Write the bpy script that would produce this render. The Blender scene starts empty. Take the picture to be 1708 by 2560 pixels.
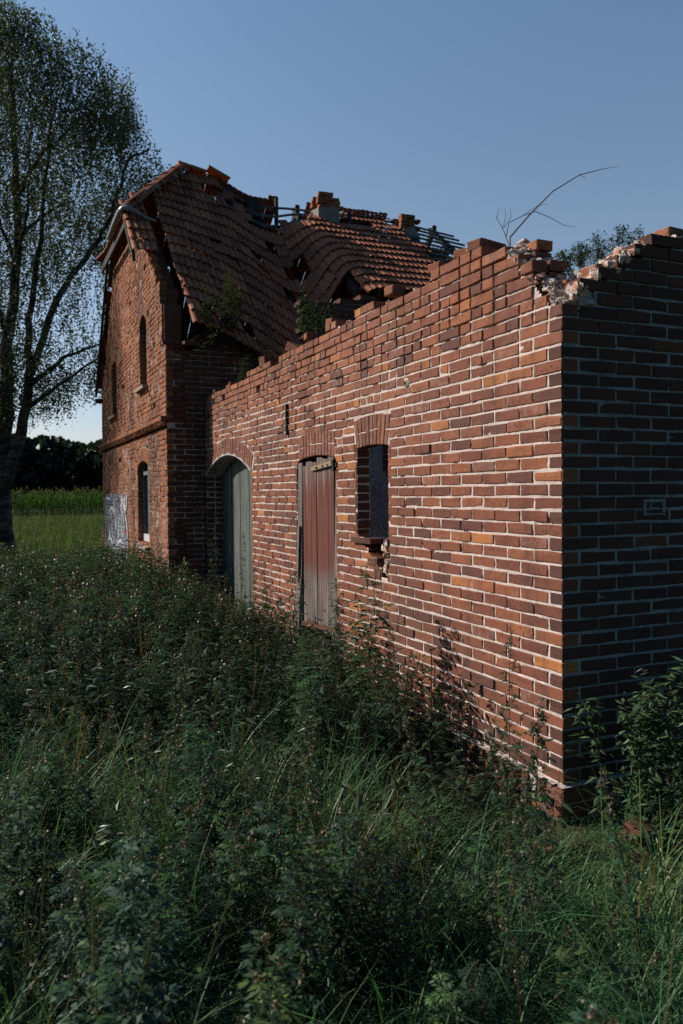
import bpy, math, random
import numpy as np
from mathutils import Vector, Matrix, Quaternion

random.seed(7); NP = np.random.default_rng(11)
scn = bpy.context.scene
COL = scn.collection
rnd = random.random
def U(a, b): return random.uniform(a, b)

# ------------------------------------------------------------------ smooth noise on the CPU
_P = np.random.default_rng(3).permutation(512)
def _h(i, j, s=0):
    return ((_P[(i + 57 * s) & 511] * 31 + _P[(j + 131 * s) & 511] * 17 + s * 7) % 509) / 508.0
def vnoise(x, y, s=0):
    xi, yi = math.floor(x), math.floor(y); fx, fy = x - xi, y - yi
    fx = fx * fx * (3 - 2 * fx); fy = fy * fy * (3 - 2 * fy)
    def g(i, j): return _h(int(_P[i & 511]) + j, int(_P[j & 511]) + i, s)
    a = g(xi, yi) * (1 - fx) + g(xi + 1, yi) * fx
    b = g(xi, yi + 1) * (1 - fx) + g(xi + 1, yi + 1) * fx
    return a * (1 - fy) + b * fy
def sstep(a, b, x):
    t = max(0.0, min(1.0, (x - a) / (b - a))); return t * t * (3 - 2 * t)

# ------------------------------------------------------------------ objects
def tag(o, label=None, cat=None, group=None, kind=None):
    if label: o['label'] = label
    if cat: o['category'] = cat
    if group: o['group'] = group
    if kind: o['kind'] = kind
    return o
def empty(name, loc=(0, 0, 0)):
    o = bpy.data.objects.new(name, None); COL.objects.link(o); o.location = loc; o.empty_display_size = 0.2
    return o

class MB:
    """collects verts / faces / material index / one colour per face"""
    def __init__(s): s.v = []; s.f = []; s.m = []; s.c = []
    def face(s, idx, m=0, c=(0.5, 0.5, 0.5)): s.f.append(idx); s.m.append(m); s.c.append(c)
    def add(s, pts): n = len(s.v); s.v.extend(tuple(p) for p in pts); return n
    def poly(s, pts, m=0, c=(.5, .5, .5)):
        n = s.add(pts); s.face(tuple(range(n, n + len(pts))), m, c)
    def hexa(s, b, t, m=0, c=(.5, .5, .5)):
        """b, t: four bottom and four top points, same winding (counter-clockwise seen from the top)"""
        n = s.add(list(b) + list(t))
        for q in ((3, 2, 1, 0), (4, 5, 6, 7), (0, 1, 5, 4), (1, 2, 6, 5), (2, 3, 7, 6), (3, 0, 4, 7)):
            s.face(tuple(n + k for k in q), m, c)
    def box(s, c0, d, rz=0, m=0, c=(.5, .5, .5), jit=0, R=None):
        cx, cy, cz = c0; a, b, h = d[0] / 2, d[1] / 2, d[2] / 2
        R = R or Matrix.Rotation(rz, 3, 'Z')
        pts = []
        for z in (-h, h):
            for x, y in ((-a, -b), (a, -b), (a, b), (-a, b)):
                p = R @ Vector((x + U(-jit, jit), y + U(-jit, jit), z + U(-jit, jit))); pts.append((cx + p.x, cy + p.y, cz + p.z))
        s.hexa(pts[:4], pts[4:], m, c)
    def tube(s, pts, rad, n=6, m=0, c=(.5, .5, .5), cap=True):
        pts = [Vector(p) for p in pts]
        rad = rad if isinstance(rad, (list, tuple)) else [rad] * len(pts)
        up = Vector((0.31, 0.17, 0.93)); prev = None; rings = []
        for i, p in enumerate(pts):
            d = (pts[min(i + 1, len(pts) - 1)] - pts[max(i - 1, 0)])
            d = d.normalized() if d.length > 1e-9 else Vector((0, 0, 1))
            a = (prev - d * prev.dot(d)) if prev is not None else up.cross(d)
            if a.length < 1e-4: a = Vector((1, 0, 0)).cross(d)
            a.normalize(); prev = a; b = d.cross(a)
            rings.append(s.add([p + (a * math.cos(2 * math.pi * k / n) + b * math.sin(2 * math.pi * k / n)) * rad[i] for k in range(n)]))
        for i in range(len(rings) - 1):
            for k in range(n):
                s.face((rings[i] + k, rings[i] + (k + 1) % n, rings[i + 1] + (k + 1) % n, rings[i + 1] + k), m, c)
        if cap:
            s.face(tuple(rings[0] + k for k in reversed(range(n))), m, c); s.face(tuple(rings[-1] + k for k in range(n)), m, c)
    def build(s, name, mats, parent=None, smooth=False):
        me = bpy.data.meshes.new(name); me.from_pydata(s.v, [], s.f)
        mats = mats if isinstance(mats, (list, tuple)) else [mats]
        for m in mats: me.materials.append(m)
        me.polygons.foreach_set('material_index', s.m)
        if smooth: me.polygons.foreach_set('use_smooth', [True] * len(s.f))
        at = me.attributes.new('bcol', 'FLOAT_COLOR', 'FACE')
        at.data.foreach_set('color', np.array([(c[0], c[1], c[2], 1.0) for c in s.c], dtype=np.float32).ravel())
        me.update()
        o = bpy.data.objects.new(name, me); COL.objects.link(o)
        if parent: o.parent = parent; o.location = -Vector(parent.location) if parent.parent is None else (0, 0, 0)
        return o

# ------------------------------------------------------------------ materials
def mat(name):
    m = bpy.data.materials.new(name); m.use_nodes = True
    nt = m.node_tree; nt.nodes.clear()
    return m, nt
class N:
    def __init__(s, nt): s.nt = nt
    def n(s, t, **k):
        x = s.nt.nodes.new(t)
        for a, v in k.items(): setattr(x, a, v)
        return x
    def l(s, a, b): s.nt.links.new(a, b)
    def setin(s, x, d):
        for k, v in d.items():
            if hasattr(v, 'links') or isinstance(v, bpy.types.NodeSocket): s.l(v, x.inputs[k])
            else: x.inputs[k].default_value = v
        return x
    def noise(s, vec, scale, detail=3, rough=.6, dist=0):
        x = s.n('ShaderNodeTexNoise'); s.setin(x, {'Vector': vec, 'Scale': scale, 'Detail': detail, 'Roughness': rough, 'Distortion': dist}); return x.outputs['Fac']
    def ramp(s, fac, stops, interp='LINEAR'):
        x = s.n('ShaderNodeValToRGB'); x.color_ramp.interpolation = interp
        e = x.color_ramp.elements
        while len(e) > 1: e.remove(e[-1])
        e[0].position = stops[0][0]; e[0].color = (*stops[0][1], 1)
        for p, c in stops[1:]: q = e.new(p); q.color = (*c, 1)
        s.l(fac, x.inputs[0]); return x.outputs[0]
    def mix(s, f, a, b, mode='MIX'):
        x = s.n('ShaderNodeMix', data_type='RGBA', blend_type=mode)
        for k, v in ((0, f), (6, a), (7, b)):
            if isinstance(v, bpy.types.NodeSocket): s.l(v, x.inputs[k])
            elif k == 0: x.inputs[k].default_value = v
            else: x.inputs[k].default_value = (*v, 1)
        return x.outputs[2]
    def math(s, op, a, b=0.0, c=0.0, clamp=False):
        x = s.n('ShaderNodeMath', operation=op); x.use_clamp = clamp
        for i, v in enumerate((a, b, c)):
            if isinstance(v, bpy.types.NodeSocket): s.l(v, x.inputs[i])
            else: x.inputs[i].default_value = v
        return x.outputs[0]
    def mr(s, v, a, b, c=0., d=1.):
        x = s.n('ShaderNodeMapRange'); s.setin(x, {0: v, 1: a, 2: b, 3: c, 4: d}); return x.outputs[0]
    def scaled(s, vec, sc):
        x = s.n('ShaderNodeMapping'); s.l(vec, x.inputs['Vector']); x.inputs['Scale'].default_value = sc; return x.outputs[0]
    def obj(s): return s.n('ShaderNodeTexCoord').outputs['Object']
    def out(s, col, rough=.85, bump=None, dist=.01, strength=1., spec=.25, **k):
        b = s.n('ShaderNodeBsdfPrincipled'); o = s.n('ShaderNodeOutputMaterial')
        s.setin(b, {'Base Color': col if isinstance(col, bpy.types.NodeSocket) else (*col, 1), 'Roughness': rough, 'Specular IOR Level': spec, **k})
        if bump is not None:
            x = s.n('ShaderNodeBump'); s.setin(x, {'Height': bump, 'Distance': dist, 'Strength': strength}); s.l(x.outputs[0], b.inputs['Normal'])
        s.l(b.outputs[0], o.inputs[0]); return b

def brick_mat(name, warm=0.0, lime=1.0, shade_mix=0.0):
    m, nt = mat(name); g = N(nt); P = g.obj()
    at = g.n('ShaderNodeAttribute', attribute_name='bcol'); sp = g.n('ShaderNodeSeparateColor'); g.l(at.outputs['Color'], sp.inputs[0])
    r, q, w = sp.outputs
    base = g.ramp(r, [(0, (.120, .054, .044)), (.12, (.142, .058, .042)), (.3, (.180, .066, .042)), (.6, (.225, .082, .048)), (.86, (.285, .106, .056)), (.93, (.36, .138, .058)), (1, (.46, .185, .062))])
    n1 = g.noise(P, 38, 5, .7); n2 = g.noise(P, 7, 4, .65); n3 = g.noise(P, 130, 3, .7)
    dark = g.mr(n1, .35, .68)
    base = g.mix(g.math('MULTIPLY', g.mr(n1, .50, .64), g.math('MULTIPLY', q, .85)), base, (.062, .034, .034))
    base = g.mix(g.mr(n2, .52, .72, 0, .6), base, (.10, .045, .034))
    base = g.mix(g.mr(n3, .62, .8, 0, .35), base, (.40, .19, .10))
    # pale lime bloom
    bl = g.math('MULTIPLY', g.math('MULTIPLY', w, g.mr(g.noise(P, 16, 4, .7), .42, .7)), lime)
    base = g.mix(bl, base, (.44, .33, .29))
    sx = g.n('ShaderNodeSeparateXYZ'); g.l(P, sx.inputs[0])
    damp = g.math('MULTIPLY', g.mr(g.math('ADD', sx.outputs[2], g.math('MULTIPLY', n2, .5)), .85, .35, 0, .55), g.mr(g.noise(P, 2.3, 4, .6), .4, .6))
    base = g.mix(damp, base, (.070, .050, .036))
    big = g.noise(P, .9, 4, .6)
    base = g.mix(g.mr(big, .48, .70, 0, .5), base, (.085, .050, .040))
    # dirty streaks running down
    st = g.noise(g.scaled(P, (5, 5, .55)), 1.0, 4, .6)
    base = g.mix(g.mr(st, .54, .74, 0, .55), base, (.055, .036, .034))
    if warm: base = g.mix(g.mr(g.noise(g.scaled(P, (1.1, 1.1, .35)), 1.0, 5, .65), .48, .62, 0, .7), g.mix(warm, base, (.42, .155, .052)), (.065, .036, .028))  # orange tint, then dark dapple of tree shade painted into the gable brick
    if shade_mix: base = g.mix(shade_mix, base, (.05, .032, .03))  # shade painted into the brick colour for walls turned from the sun
    h = g.math('ADD', g.math('MULTIPLY', n1, .6), g.math('MULTIPLY', n3, .4))
    g.out(base, .88, h, .007, .8, .2); return m
def mortar_mat(name, c=(.56, .47, .42), d=(.30, .25, .23)):
    m, nt = mat(name); g = N(nt); P = g.obj()
    n = g.noise(P, 5, 5, .7); n2 = g.noise(P, 90, 4, .7)
    col = g.mix(g.mr(n, .4, .72), c, d); col = g.mix(g.mr(n2, .55, .75, 0, .5), col, d)
    g.out(col, .95, n2, .006, 1., .1); return m
M = {}
M['brick'] = brick_mat('brick_red')
M['brick_house'] = brick_mat('brick_orange', .36, 1.0)
M['brick_dark'] = brick_mat('brick_shaded', 0, .5, .55)  # darker copy of the red brick with shade mixed into its colour
M['brick_end_shade'] = brick_mat('brick_end_wall_shaded', 0, .3, .62)  # end wall copy, its shade deepened in the brick colour
M['mortar'] = mortar_mat('lime_mortar', (.68, .58, .525), (.40, .33, .30))
M['mortar_house'] = mortar_mat('grey_old_mortar', (.36, .27, .22), (.14, .09, .075))
M['mortar_end_shade'] = mortar_mat('end_wall_mortar_shaded', (.36, .37, .37), (.15, .16, .16))  # dimmer copy of the lime mortar, shade painted in for the end wall
M['mortar_dark'] = mortar_mat('dirty_mortar', (.52, .49, .46), (.20, .18, .17))

def rubble_mat():
    m, nt = mat('broken_brick_and_lime'); g = N(nt); P = g.obj()
    at = g.n('ShaderNodeAttribute', attribute_name='bcol'); sp = g.n('ShaderNodeSeparateColor'); g.l(at.outputs['Color'], sp.inputs[0])
    n = g.noise(P, 22, 5, .7); n2 = g.noise(P, 90, 4, .7)
    c = g.mix(g.mr(n, .42, .58), (.54, .25, .15), (.72, .65, .59)); c = g.mix(g.math('MULTIPLY', sp.outputs[0], .7), c, (.72, .67, .62))
    c = g.mix(g.mr(n2, .6, .75, 0, .5), c, (.30, .16, .11))
    g.out(c, .95, g.math('ADD', n, n2), .012, 1., .1); return m
M['rubble'] = rubble_mat()

def tile_mat():
    m, nt = mat('clay_pantile'); g = N(nt); P = g.obj()
    at = g.n('ShaderNodeAttribute', attribute_name='bcol'); sp = g.n('ShaderNodeSeparateColor'); g.l(at.outputs['Color'], sp.inputs[0])
    base = g.ramp(sp.outputs[0], [(0, (.20, .065, .035)), (.5, (.33, .11, .055)), (1, (.46, .165, .08))])
    n = g.noise(P, 6, 4, .7); n2 = g.noise(P, 45, 3, .7)
    base = g.mix(g.mr(n, .52, .74, 0, .6), base, (.075, .046, .038)); base = g.mix(g.mr(n2, .58, .75, 0, .5), base, (.15, .10, .08))
    g.out(base, .8, n2, .004, .7, .3); return m
M['tile'] = tile_mat()

def wood_mat(name, stops, sc=(28, 28, 1.1), rough=.85, axisz=True, bump=.006):
    m, nt = mat(name); g = N(nt); P = g.obj()
    at = g.n('ShaderNodeAttribute', attribute_name='bcol'); sp = g.n('ShaderNodeSeparateColor'); g.l(at.outputs['Color'], sp.inputs[0])
    v = g.n('ShaderNodeVectorMath', operation='ADD'); g.l(P, v.inputs[0]); g.l(at.outputs['Color'], v.inputs[1])
    V = g.scaled(v.outputs[0], sc)
    n = g.noise(V, 1.0, 6, .7, .3); n2 = g.noise(V, 3.3, 4, .7)
    f = g.math('ADD', g.math('MULTIPLY', n, .65), g.math('MULTIPLY', n2, .35))
    c = g.ramp(f, stops)
    g.out(c, rough, f, bump, 1., .2); return m
M['wood_green'] = wood_mat('peeling_green_paint', [(.36, (.02, .024, .022)), (.43, (.060, .070, .063)), (.53, (.11, .13, .115)), (.60, (.16, .178, .155)), (.68, (.30, .265, .22))])
M['wood_grey'] = wood_mat('weathered_wood', [(.32, (.022, .020, .020)), (.45, (.085, .075, .07)), (.58, (.20, .18, .165)), (.70, (.34, .31, .29))])
M['wood_dark'] = wood_mat('dark_old_timber', [(.3, (.012, .012, .012)), (.5, (.045, .042, .04)), (.7, (.10, .095, .09))])
def red_door_mat():
    m, nt = mat('peeling_red_paint'); g = N(nt); P = g.obj()
    at = g.n('ShaderNodeAttribute', attribute_name='bcol')
    v = g.n('ShaderNodeVectorMath', operation='ADD'); g.l(P, v.inputs[0]); g.l(at.outputs['Color'], v.inputs[1])
    V = g.scaled(v.outputs[0], (30, 30, 1.2))
    n = g.noise(V, 1.0, 6, .7, .3); n2 = g.noise(V, 3.0, 4, .7)
    f = g.math('ADD', g.math('MULTIPLY', n, .6), g.math('MULTIPLY', n2, .4))
    grey = g.ramp(f, [(.36, (.02, .017, .016)), (.46, (.10, .075, .068)), (.56, (.20, .16, .145)), (.66, (.42, .37, .34))])
    red = g.ramp(f, [(.3, (.022, .009, .009)), (.45, (.100, .030, .020)), (.58, (.150, .048, .032)), (.68, (.27, .14, .10))])
    sx = g.n('ShaderNodeSeparateXYZ'); g.l(P, sx.inputs[0])
    z = g.math('ADD', sx.outputs[2], g.math('MULTIPLY', g.math('SUBTRACT', f, .5), 1.3))
    k = g.math('MULTIPLY', g.mr(z, 1.02, 1.16), g.mr(z, 2.12, 1.92))
    g.out(g.mix(k, grey, red), .8, f, .006, 1., .25); return m
M['wood_red'] = red_door_mat()

def plain(name, c, rough=.8, var=.35, sc=12, metal=0., bump=.003, spec=.25):
    m, nt = mat(name); g = N(nt); P = g.obj(); n = g.noise(P, sc, 5, .7)
    col = g.mix(g.mr(n, .35, .7, 0, 1), c, tuple(x * (1 - var) for x in c))
    g.out(col, rough, n, bump, 1., spec, **{'Metallic': metal}); return m
M['iron'] = plain('rusty_iron', (.035, .026, .023), .7, .5, 30)
M['zinc'] = plain('dull_zinc', (.30, .32, .34), .45, .35, 9, .6)
M['plaster'] = plain('old_white_plaster', (.27, .32, .36), .9, .55, 4)
M['render_grey'] = plain('grey_render', (.30, .28, .25), .95, .4, 9, 0, .01)
M['white_paint'] = plain('white_window_paint', (.62, .62, .62), .5, .25, 8)
M['frame_grey'] = plain('grey_window_frame', (.16, .19, .20), .6, .4, 8)
M['stone'] = plain('sandstone_sill', (.36, .29, .24), .9, .45, 14, 0, .008)
M['hinge'] = plain('ochre_painted_hinge', (.34, .25, .15), .75, .45, 25)
M['rust'] = plain('rusty_brown_wood', (.15, .065, .04), .85, .5, 20)
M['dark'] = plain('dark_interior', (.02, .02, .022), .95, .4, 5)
M['slat'] = wood_mat('green_grey_slats', [(.3, (.03, .034, .03)), (.5, (.10, .11, .09)), (.7, (.17, .17, .14))], (3, 3, 14))
M['paint_white'] = plain('white_spray_paint', (.58, .62, .68), .7, .45, 20)
m, nt = mat('window_glass'); g = N(nt); g.out((.02, .025, .03), .08, None, spec=.6); M['glass'] = m
def graffiti_mat():
    m, nt = mat('spray_paint_on_brick'); g = N(nt); P = g.obj()
    n = g.noise(g.scaled(P, (1, 1.6, 1.6)), 2.1, 4, .6, 1.2); n2 = g.noise(P, 30, 4, .7)
    c = g.ramp(n, [(.36, (.34, .38, .44)), (.43, (.20, .23, .28)), (.47, (.05, .066, .09)), (.56, (.07, .09, .12)), (.60, (.38, .42, .48)), (.66, (.10, .12, .15))])
    c = g.mix(g.mr(n2, .55, .7, 0, .6), c, (.12, .07, .06))
    g.out(c, .75, n2, .003, 1.); return m
M['graffiti'] = graffiti_mat()

def foliage_mat(name, trans=.25, spec=.35, rough=.45, back=.0):
    m, nt = mat(name); g = N(nt)
    at = g.n('ShaderNodeAttribute', attribute_name='col'); geo = g.n('ShaderNodeNewGeometry')
    col = at.outputs['Color']
    if back: col = g.mix(g.math('MULTIPLY', geo.outputs['Backfacing'], back), col, (.11, .135, .105))
    b = g.n('ShaderNodeBsdfPrincipled'); g.setin(b, {'Base Color': col, 'Roughness': rough, 'Specular IOR Level': spec})
    t = g.n('ShaderNodeBsdfTranslucent'); g.l(g.mix(1, col, (1.15, 1.5, .55), 'MULTIPLY'), t.inputs[0])
    x = g.n('ShaderNodeMixShader'); x.inputs[0].default_value = trans; g.l(b.outputs[0], x.inputs[1]); g.l(t.outputs[0], x.inputs[2])
    o = g.n('ShaderNodeOutputMaterial'); g.l(x.outputs[0], o.inputs[0]); return m
M['weed'] = foliage_mat('mugwort_leaf', .20, .30, .46, .22)
M['grass'] = foliage_mat('grass_blade', .32, .3, .45)
M['meadow'] = foliage_mat('meadow_blade', .30, .08, .7)
M['leaf'] = foliage_mat('broad_leaf', .28, .45, .38)
M['birch_leaf'] = foliage_mat('birch_leaf', .30, .35, .5)
def bark_mat():
    m, nt = mat('birch_bark'); g = N(nt); P = g.obj()
    n = g.noise(g.scaled(P, (2, 2, 6)), 1.3, 5, .7); n2 = g.noise(P, 14, 4, .7)
    c = g.mix(g.mr(n, .40, .54), (.15, .14, .13), (.028, .025, .025)); c = g.mix(g.mr(n2, .5, .7, 0, .6), c, (.05, .045, .045))
    g.out(c, .85, n2, .02, 1.); return m
M['bark'] = bark_mat()
def ground_mat():
    m, nt = mat('grassy_earth'); g = N(nt); P = g.obj()
    n = g.noise(P, .35, 5, .65); n2 = g.noise(P, 9, 5, .7)
    c = g.mix(g.mr(n, .4, .65), (.050, .070, .026), (.085, .085, .040)); c = g.mix(g.mr(n2, .45, .7, 0, .8), c, (.028, .035, .018))
    g.out(c, .95, n2, .05, 1., .1); return m
M['ground'] = ground_mat()

# ------------------------------------------------------------------ brickwork
PITCH, BH = .077, .0638
class Wall:
    """bricks laid one by one on a vertical plane: o + a*s + n*d (d = outwards)"""
    def __init__(s, mb, o, a, n, brick=0, mort=1):
        s.mb = mb; s.o = Vector(o); s.a = Vector(a); s.n = Vector(n); s.bm = brick; s.mm = mort
        s.flip = s.a.cross(Vector((0, 0, 1))).dot(s.n) < 0; s.gaps = []
    def P(s, t, z, d=0): q = s.o + s.a * t + s.n * d; return (q.x, q.y, q.z + z)
    def block(s, quad, out=0., depth=.11, c=None, rough=.0022, bev=.004, m=None, tilt=0):
        """quad: four (s,z) corners counter-clockwise seen from outside when a runs to the right"""
        pts = []
        for i in range(4):
            a, b = quad[i], quad[(i + 1) % 4]; pts.append(a); pts.append(((a[0] + b[0]) / 2, (a[1] + b[1]) / 2))
        cx = sum(p[0] for p in pts) / 8; cz = sum(p[1] for p in pts) / 8
        j = [(U(-rough, rough), U(-rough, rough), U(-rough, rough) * .7) for _ in range(8)]
        tx, tz = U(-1, 1) * tilt, U(-1, 1) * tilt
        def ring(ins, d):
            r = []
            for (x, z), q in zip(pts, j):
                dx, dz = cx - x, cz - z; L = math.hypot(dx, dz) or 1
                r.append(s.P(x + q[0] + (math.copysign(min(ins, abs(dx)), dx) if abs(dx) > ins else 0), z + q[1] + (math.copysign(min(ins, abs(dz)), dz) if abs(dz) > ins * .5 else 0), d + q[2] + (tx * (x - cx) + tz * (z - cz))))
            return r
        mb = s.mb; m = s.bm if m is None else m
        n0 = mb.add(ring(0, out - depth)); n1 = mb.add(ring(0, out - bev)); n2 = mb.add(ring(bev * U(.8, 1.6), out))
        c = c or (rnd(), rnd(), 0)
        for k in range(8):
            k2 = (k + 1) % 8
            for A, B in ((n0, n1), (n1, n2)):
                q = (A + k, A + k2, B + k2, B + k); mb.face(q[::-1] if s.flip else q, m, c)
        q = tuple(range(n2, n2 + 8)); mb.face(q[::-1] if s.flip else q, m, c)
        q = tuple(reversed(range(n0, n0 + 8))); mb.face(q[::-1] if s.flip else q, m, c)
    def courses(s, s0, s1, z0, z1, lengths, start=None, topf=None, botf=None, hole=None, col=None, joint=.0125, jout=.003, missing=None, depth=.11, rough=.003, tilt=.012):
        k = 0; z = z0
        while z < z1 - .02:
            t = s0 + (start(k) if start else 0); s.cur = t
            zt = z + BH; zm = z + BH / 2
            gen = lengths(k, zm)
            while t < s1 - .02:
                s.cur = t; L = next(gen); e = min(t + L, s1); sm = (t + e) / 2
                ok = (topf is None or z + PITCH * .55 < topf(sm)) and (botf is None or zm > botf(sm))
                gone = ok and missing and missing(sm, zm, k)
                if gone: s.gaps.append((t - .004, e + .004, z - .004, zt + .004))
                if ok and not gone:
                    ivs = [(t, e, t, e)]
                    if hole:
                        for (a, b) in hole(zm):
                            hb = [h for h in hole(z) if abs((h[0] + h[1]) / 2 - (a + b) / 2) < .5] or [(a, b)]
                            ht = [h for h in hole(zt) if abs((h[0] + h[1]) / 2 - (a + b) / 2) < .5] or [(a, b)]
                            ab, bb = hb[0]; at_, bt = ht[0]; new = []
                            for (p, q, p2, q2) in ivs:
                                if b <= p or a >= q: new.append((p, q, p2, q2)); continue
                                if a - p > .03: new.append((p, max(p + .01, min(q, ab - .006)), p2, max(p2 + .01, min(q2, at_ - .006))))
                                if q - b > .03: new.append((min(q - .01, max(p, bb + .006)), q, min(q2 - .01, max(p2, bt + .006)), q2))
                            ivs = new
                    for (p, q, p2, q2) in ivs:
                        dz = U(-.0018, .0018)
                        cc = col(sm, zm) if col else None; sp = rnd() < .045
                        if sp and cc: cc = (U(.8, .97), rnd() * .4, cc[2])
                        s.block([(p, z + dz), (q, z + dz), (q2, zt + dz), (p2, zt + dz)], (U(-.001, .002) if sp else U(-jout, jout) + (U(.003, .007) if rnd() < .03 else 0)), depth, cc, rough * (1.4 if sp else 1), bev=.008 if sp else .004, tilt=tilt)
                t = e + joint + U(-.002, .002)
            z += PITCH; k += 1
    def mortar(s, s0, s1, z0, z1, step, depthf, solid, extra_s=(), extra_z=(), m=None):
        S = sorted(set([round(s0 + i * step, 4) for i in range(int((s1 - s0) / step) + 1)] + [s0, s1] + list(extra_s)))
        Z = sorted(set([round(z0 + i * step, 4) for i in range(int((z1 - z0) / step) + 1)] + [z0, z1] + list(extra_z)))
        mb = s.mb; idx = {}
        m = s.mm if m is None else m
        def V(i, k):
            q = idx.get((i, k))
            if q is None:
                dd = depthf(S[i], Z[k])
                for (ga, gb, gc, gd) in s.gaps:
                    if ga < S[i] < gb and gc < Z[k] < gd: dd = .10; break
                q = mb.add([s.P(S[i], Z[k], -dd)]); idx[(i, k)] = q
            return q
        for i in range(len(S) - 1):
            for k in range(len(Z) - 1):
                if solid((S[i] + S[i + 1]) / 2, (Z[k] + Z[k + 1]) / 2):
                    q = (V(i, k), V(i + 1, k), V(i + 1, k + 1), V(i, k + 1)); mb.face(q[::-1] if s.flip else q, m, (.5, .5, .5))
    def arch(s, c, w, zs, rise, ring, nb, col, out=.004, depth=.11, splay=None):
        """segmental arch of voussoirs over an opening of half width w springing at zs; mortar backing behind it"""
        R = (w * w + rise * rise) / (2 * rise); zc = zs + rise - R; th = math.asin(w / R)
        thb = th if splay is None else splay
        for i in range(nb):
            u0, u1 = i / nb, (i + 1) / nb; gp = .07 / nb
            a0 = -1 + 2 * (u0 + gp); a1 = -1 + 2 * (u1 - gp)
            def pt(a, r):
                b = math.sin(a * th) * R; ext = (r - R)
                return (c + b + math.sin(a * thb) * ext, zc + math.cos(a * th) * R + math.cos(a * thb) * ext)
            if ring > .2 and rnd() < .55:   # two headers one above the other
                mid = ring * U(.45, .55)
                for r0, r1 in ((R, R + mid - .005), (R + mid + .005, R + ring)):
                    s.block([pt(a0, r0), pt(a1, r0), pt(a1, r1), pt(a0, r1)], out + U(-.002, .002), depth, col(c, zs), .0015)
            else:
                s.block([pt(a0, R), pt(a1, R), pt(a1, R + ring + U(-.006, .004)), pt(a0, R + ring + U(-.006, .004))], out + U(-.002, .002), depth, col(c, zs), .0015)
        for i in range(24):
            a0, a1 = -1.04 + 2.08 * i / 24, -1.04 + 2.08 * (i + 1) / 24
            def pt(a, r): return s.P(c + math.sin(a * th) * R + math.sin(a * thb) * (r - R), zc + math.cos(a * th) * R + math.cos(a * thb) * (r - R), -.004)
            q = [pt(a0, R + .004), pt(a1, R + .004), pt(a1, R + ring + .03), pt(a0, R + ring + .03)]
            s.mb.poly(q[::-1] if s.flip else q, s.mm)
        return R, zc, th

def run(L=.25):
    def f(k, z):
        while True: yield L + U(-.004, .004)
    return f
def mixed(L=.25, ph=.45):
    def f(k, z):
        while True:
            yield (.118 if rnd() < ph else L) + U(-.004, .004)
    return f

# ================================================================== BARN
barn = tag(empty('ruined_barn', (2, 4, 0)), 'roofless red brick barn wing with broken ragged wall tops in front', 'barn')
def barn_col(s, z):
    r = rnd(); x = rnd()
    if x < .022: r = U(.9, 1.0)
    elif x < .075: r = U(.86, .92)
    elif x < .17: r = U(.0, .2)
    else: r = U(.25, .84)
    up = sstep(2.5, 3.2, z) * .25
    if z > 2.3 and x > .3: r = min(.86, r + up)
    if s > 4.5 and x > .25: r = min(.87, r + .12)
    if z < .37: r *= .35
    bloom = .25 * sstep(.9, .3, z) * sstep(3., 5., s) + (.25 * vnoise(s * .9, z * 2, 3) if z > 2.2 else 0)
    if rnd() < .04: bloom += .3
    return (r, U(.0, 1.) ** 1.5, min(1, bloom))
TOPK = [(-.1, 2.90), (.06, 2.92), (.13, 2.99), (.20, 3.07), (.29, 3.15), (.37, 3.23), (.45, 3.31), (.53, 3.40), (.9, 3.42), (1.6, 3.43), (2.4, 3.41), (3.3, 3.41), (4.6, 3.37), (5.6, 3.33), (6.6, 3.31), (7.7, 3.29), (9, 3.28)]
def lerpk(K, s):
    for (a, b), (c, d) in zip(K, K[1:]):
        if s <= c: return b + (d - b) * (s - a) / (c - a)
    return K[-1][1]
def barn_top(s):
    t = lerpk(TOPK, s)
    if s > .75: t += (vnoise(s * 3.1, 1.7, 5) - .5) * .13
    return t
AC, AW, AZ, AR = 6.90, 1.10, 2.13, .25          # gate arch: centre, half width, springing, rise
DC, DW, DZ = 3.68, .50, 2.19                     # plank door
WC, WW, WZ0, WZ1 = 2.425, .295, 1.475, 2.235     # window
def seg(c, w, zs, rise, ring):
    R = (w * w + rise * rise) / (2 * rise); zc = zs + rise - R; Ro = R + ring
    return R, zc, Ro
aR, aZc, aRo = seg(AC, AW, AZ, AR, .22)
def barn_hole(z):
    h = []
    if z < AZ + .06: h.append((AC - AW, AC + AW) if z < AZ else (AC - AW - .02, AC + AW + .02))
    elif z < aZc + aRo:
        d = math.sqrt(max(0, aRo ** 2 - (z - aZc) ** 2)); d = min(d, AW + .12)
        if d > .06: h.append((AC - d, AC + d))
    if z < DZ: h.append((DC - DW, DC + DW + .02))
    elif z < DZ + .25: h.append((DC - .47, DC + .47))
    if WZ0 < z < WZ1: h.append((WC - WW, WC + WW))
    elif WZ1 <= z < WZ1 + .26:
        k = (z - WZ1) / .26; h.append((WC - WW - .05 * k, WC + WW + .06 * k))
    elif 1.39 < z <= WZ0: h.append((2.14, 2.60) if z > 1.43 else (2.14, 2.60))
    elif 1.315 < z <= 1.39: h.append((2.10, 2.50))
    elif 1.24 < z <= 1.315: h.append((2.10, 2.36))
    elif 1.165 < z <= 1.24: h.append((2.16, 2.27))
    return h
def barn_missing(s, z, k):
    if z > 3.0 and s > 4.5 and rnd() < .035: return True
    if z > 2.6 and s > 2.8 and rnd() < .006: return True
    for a, b in ((4.72, .62), (6.2, 2.72), (6.95, 3.16), (7.6, 3.14)):
        if abs(s - a) < .07 and abs(z - b) < .04: return True
    return False
mb = MB(); W = Wall(mb, (0, 0, 0), (0, 1, 0), (-1, 0, 0))
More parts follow.
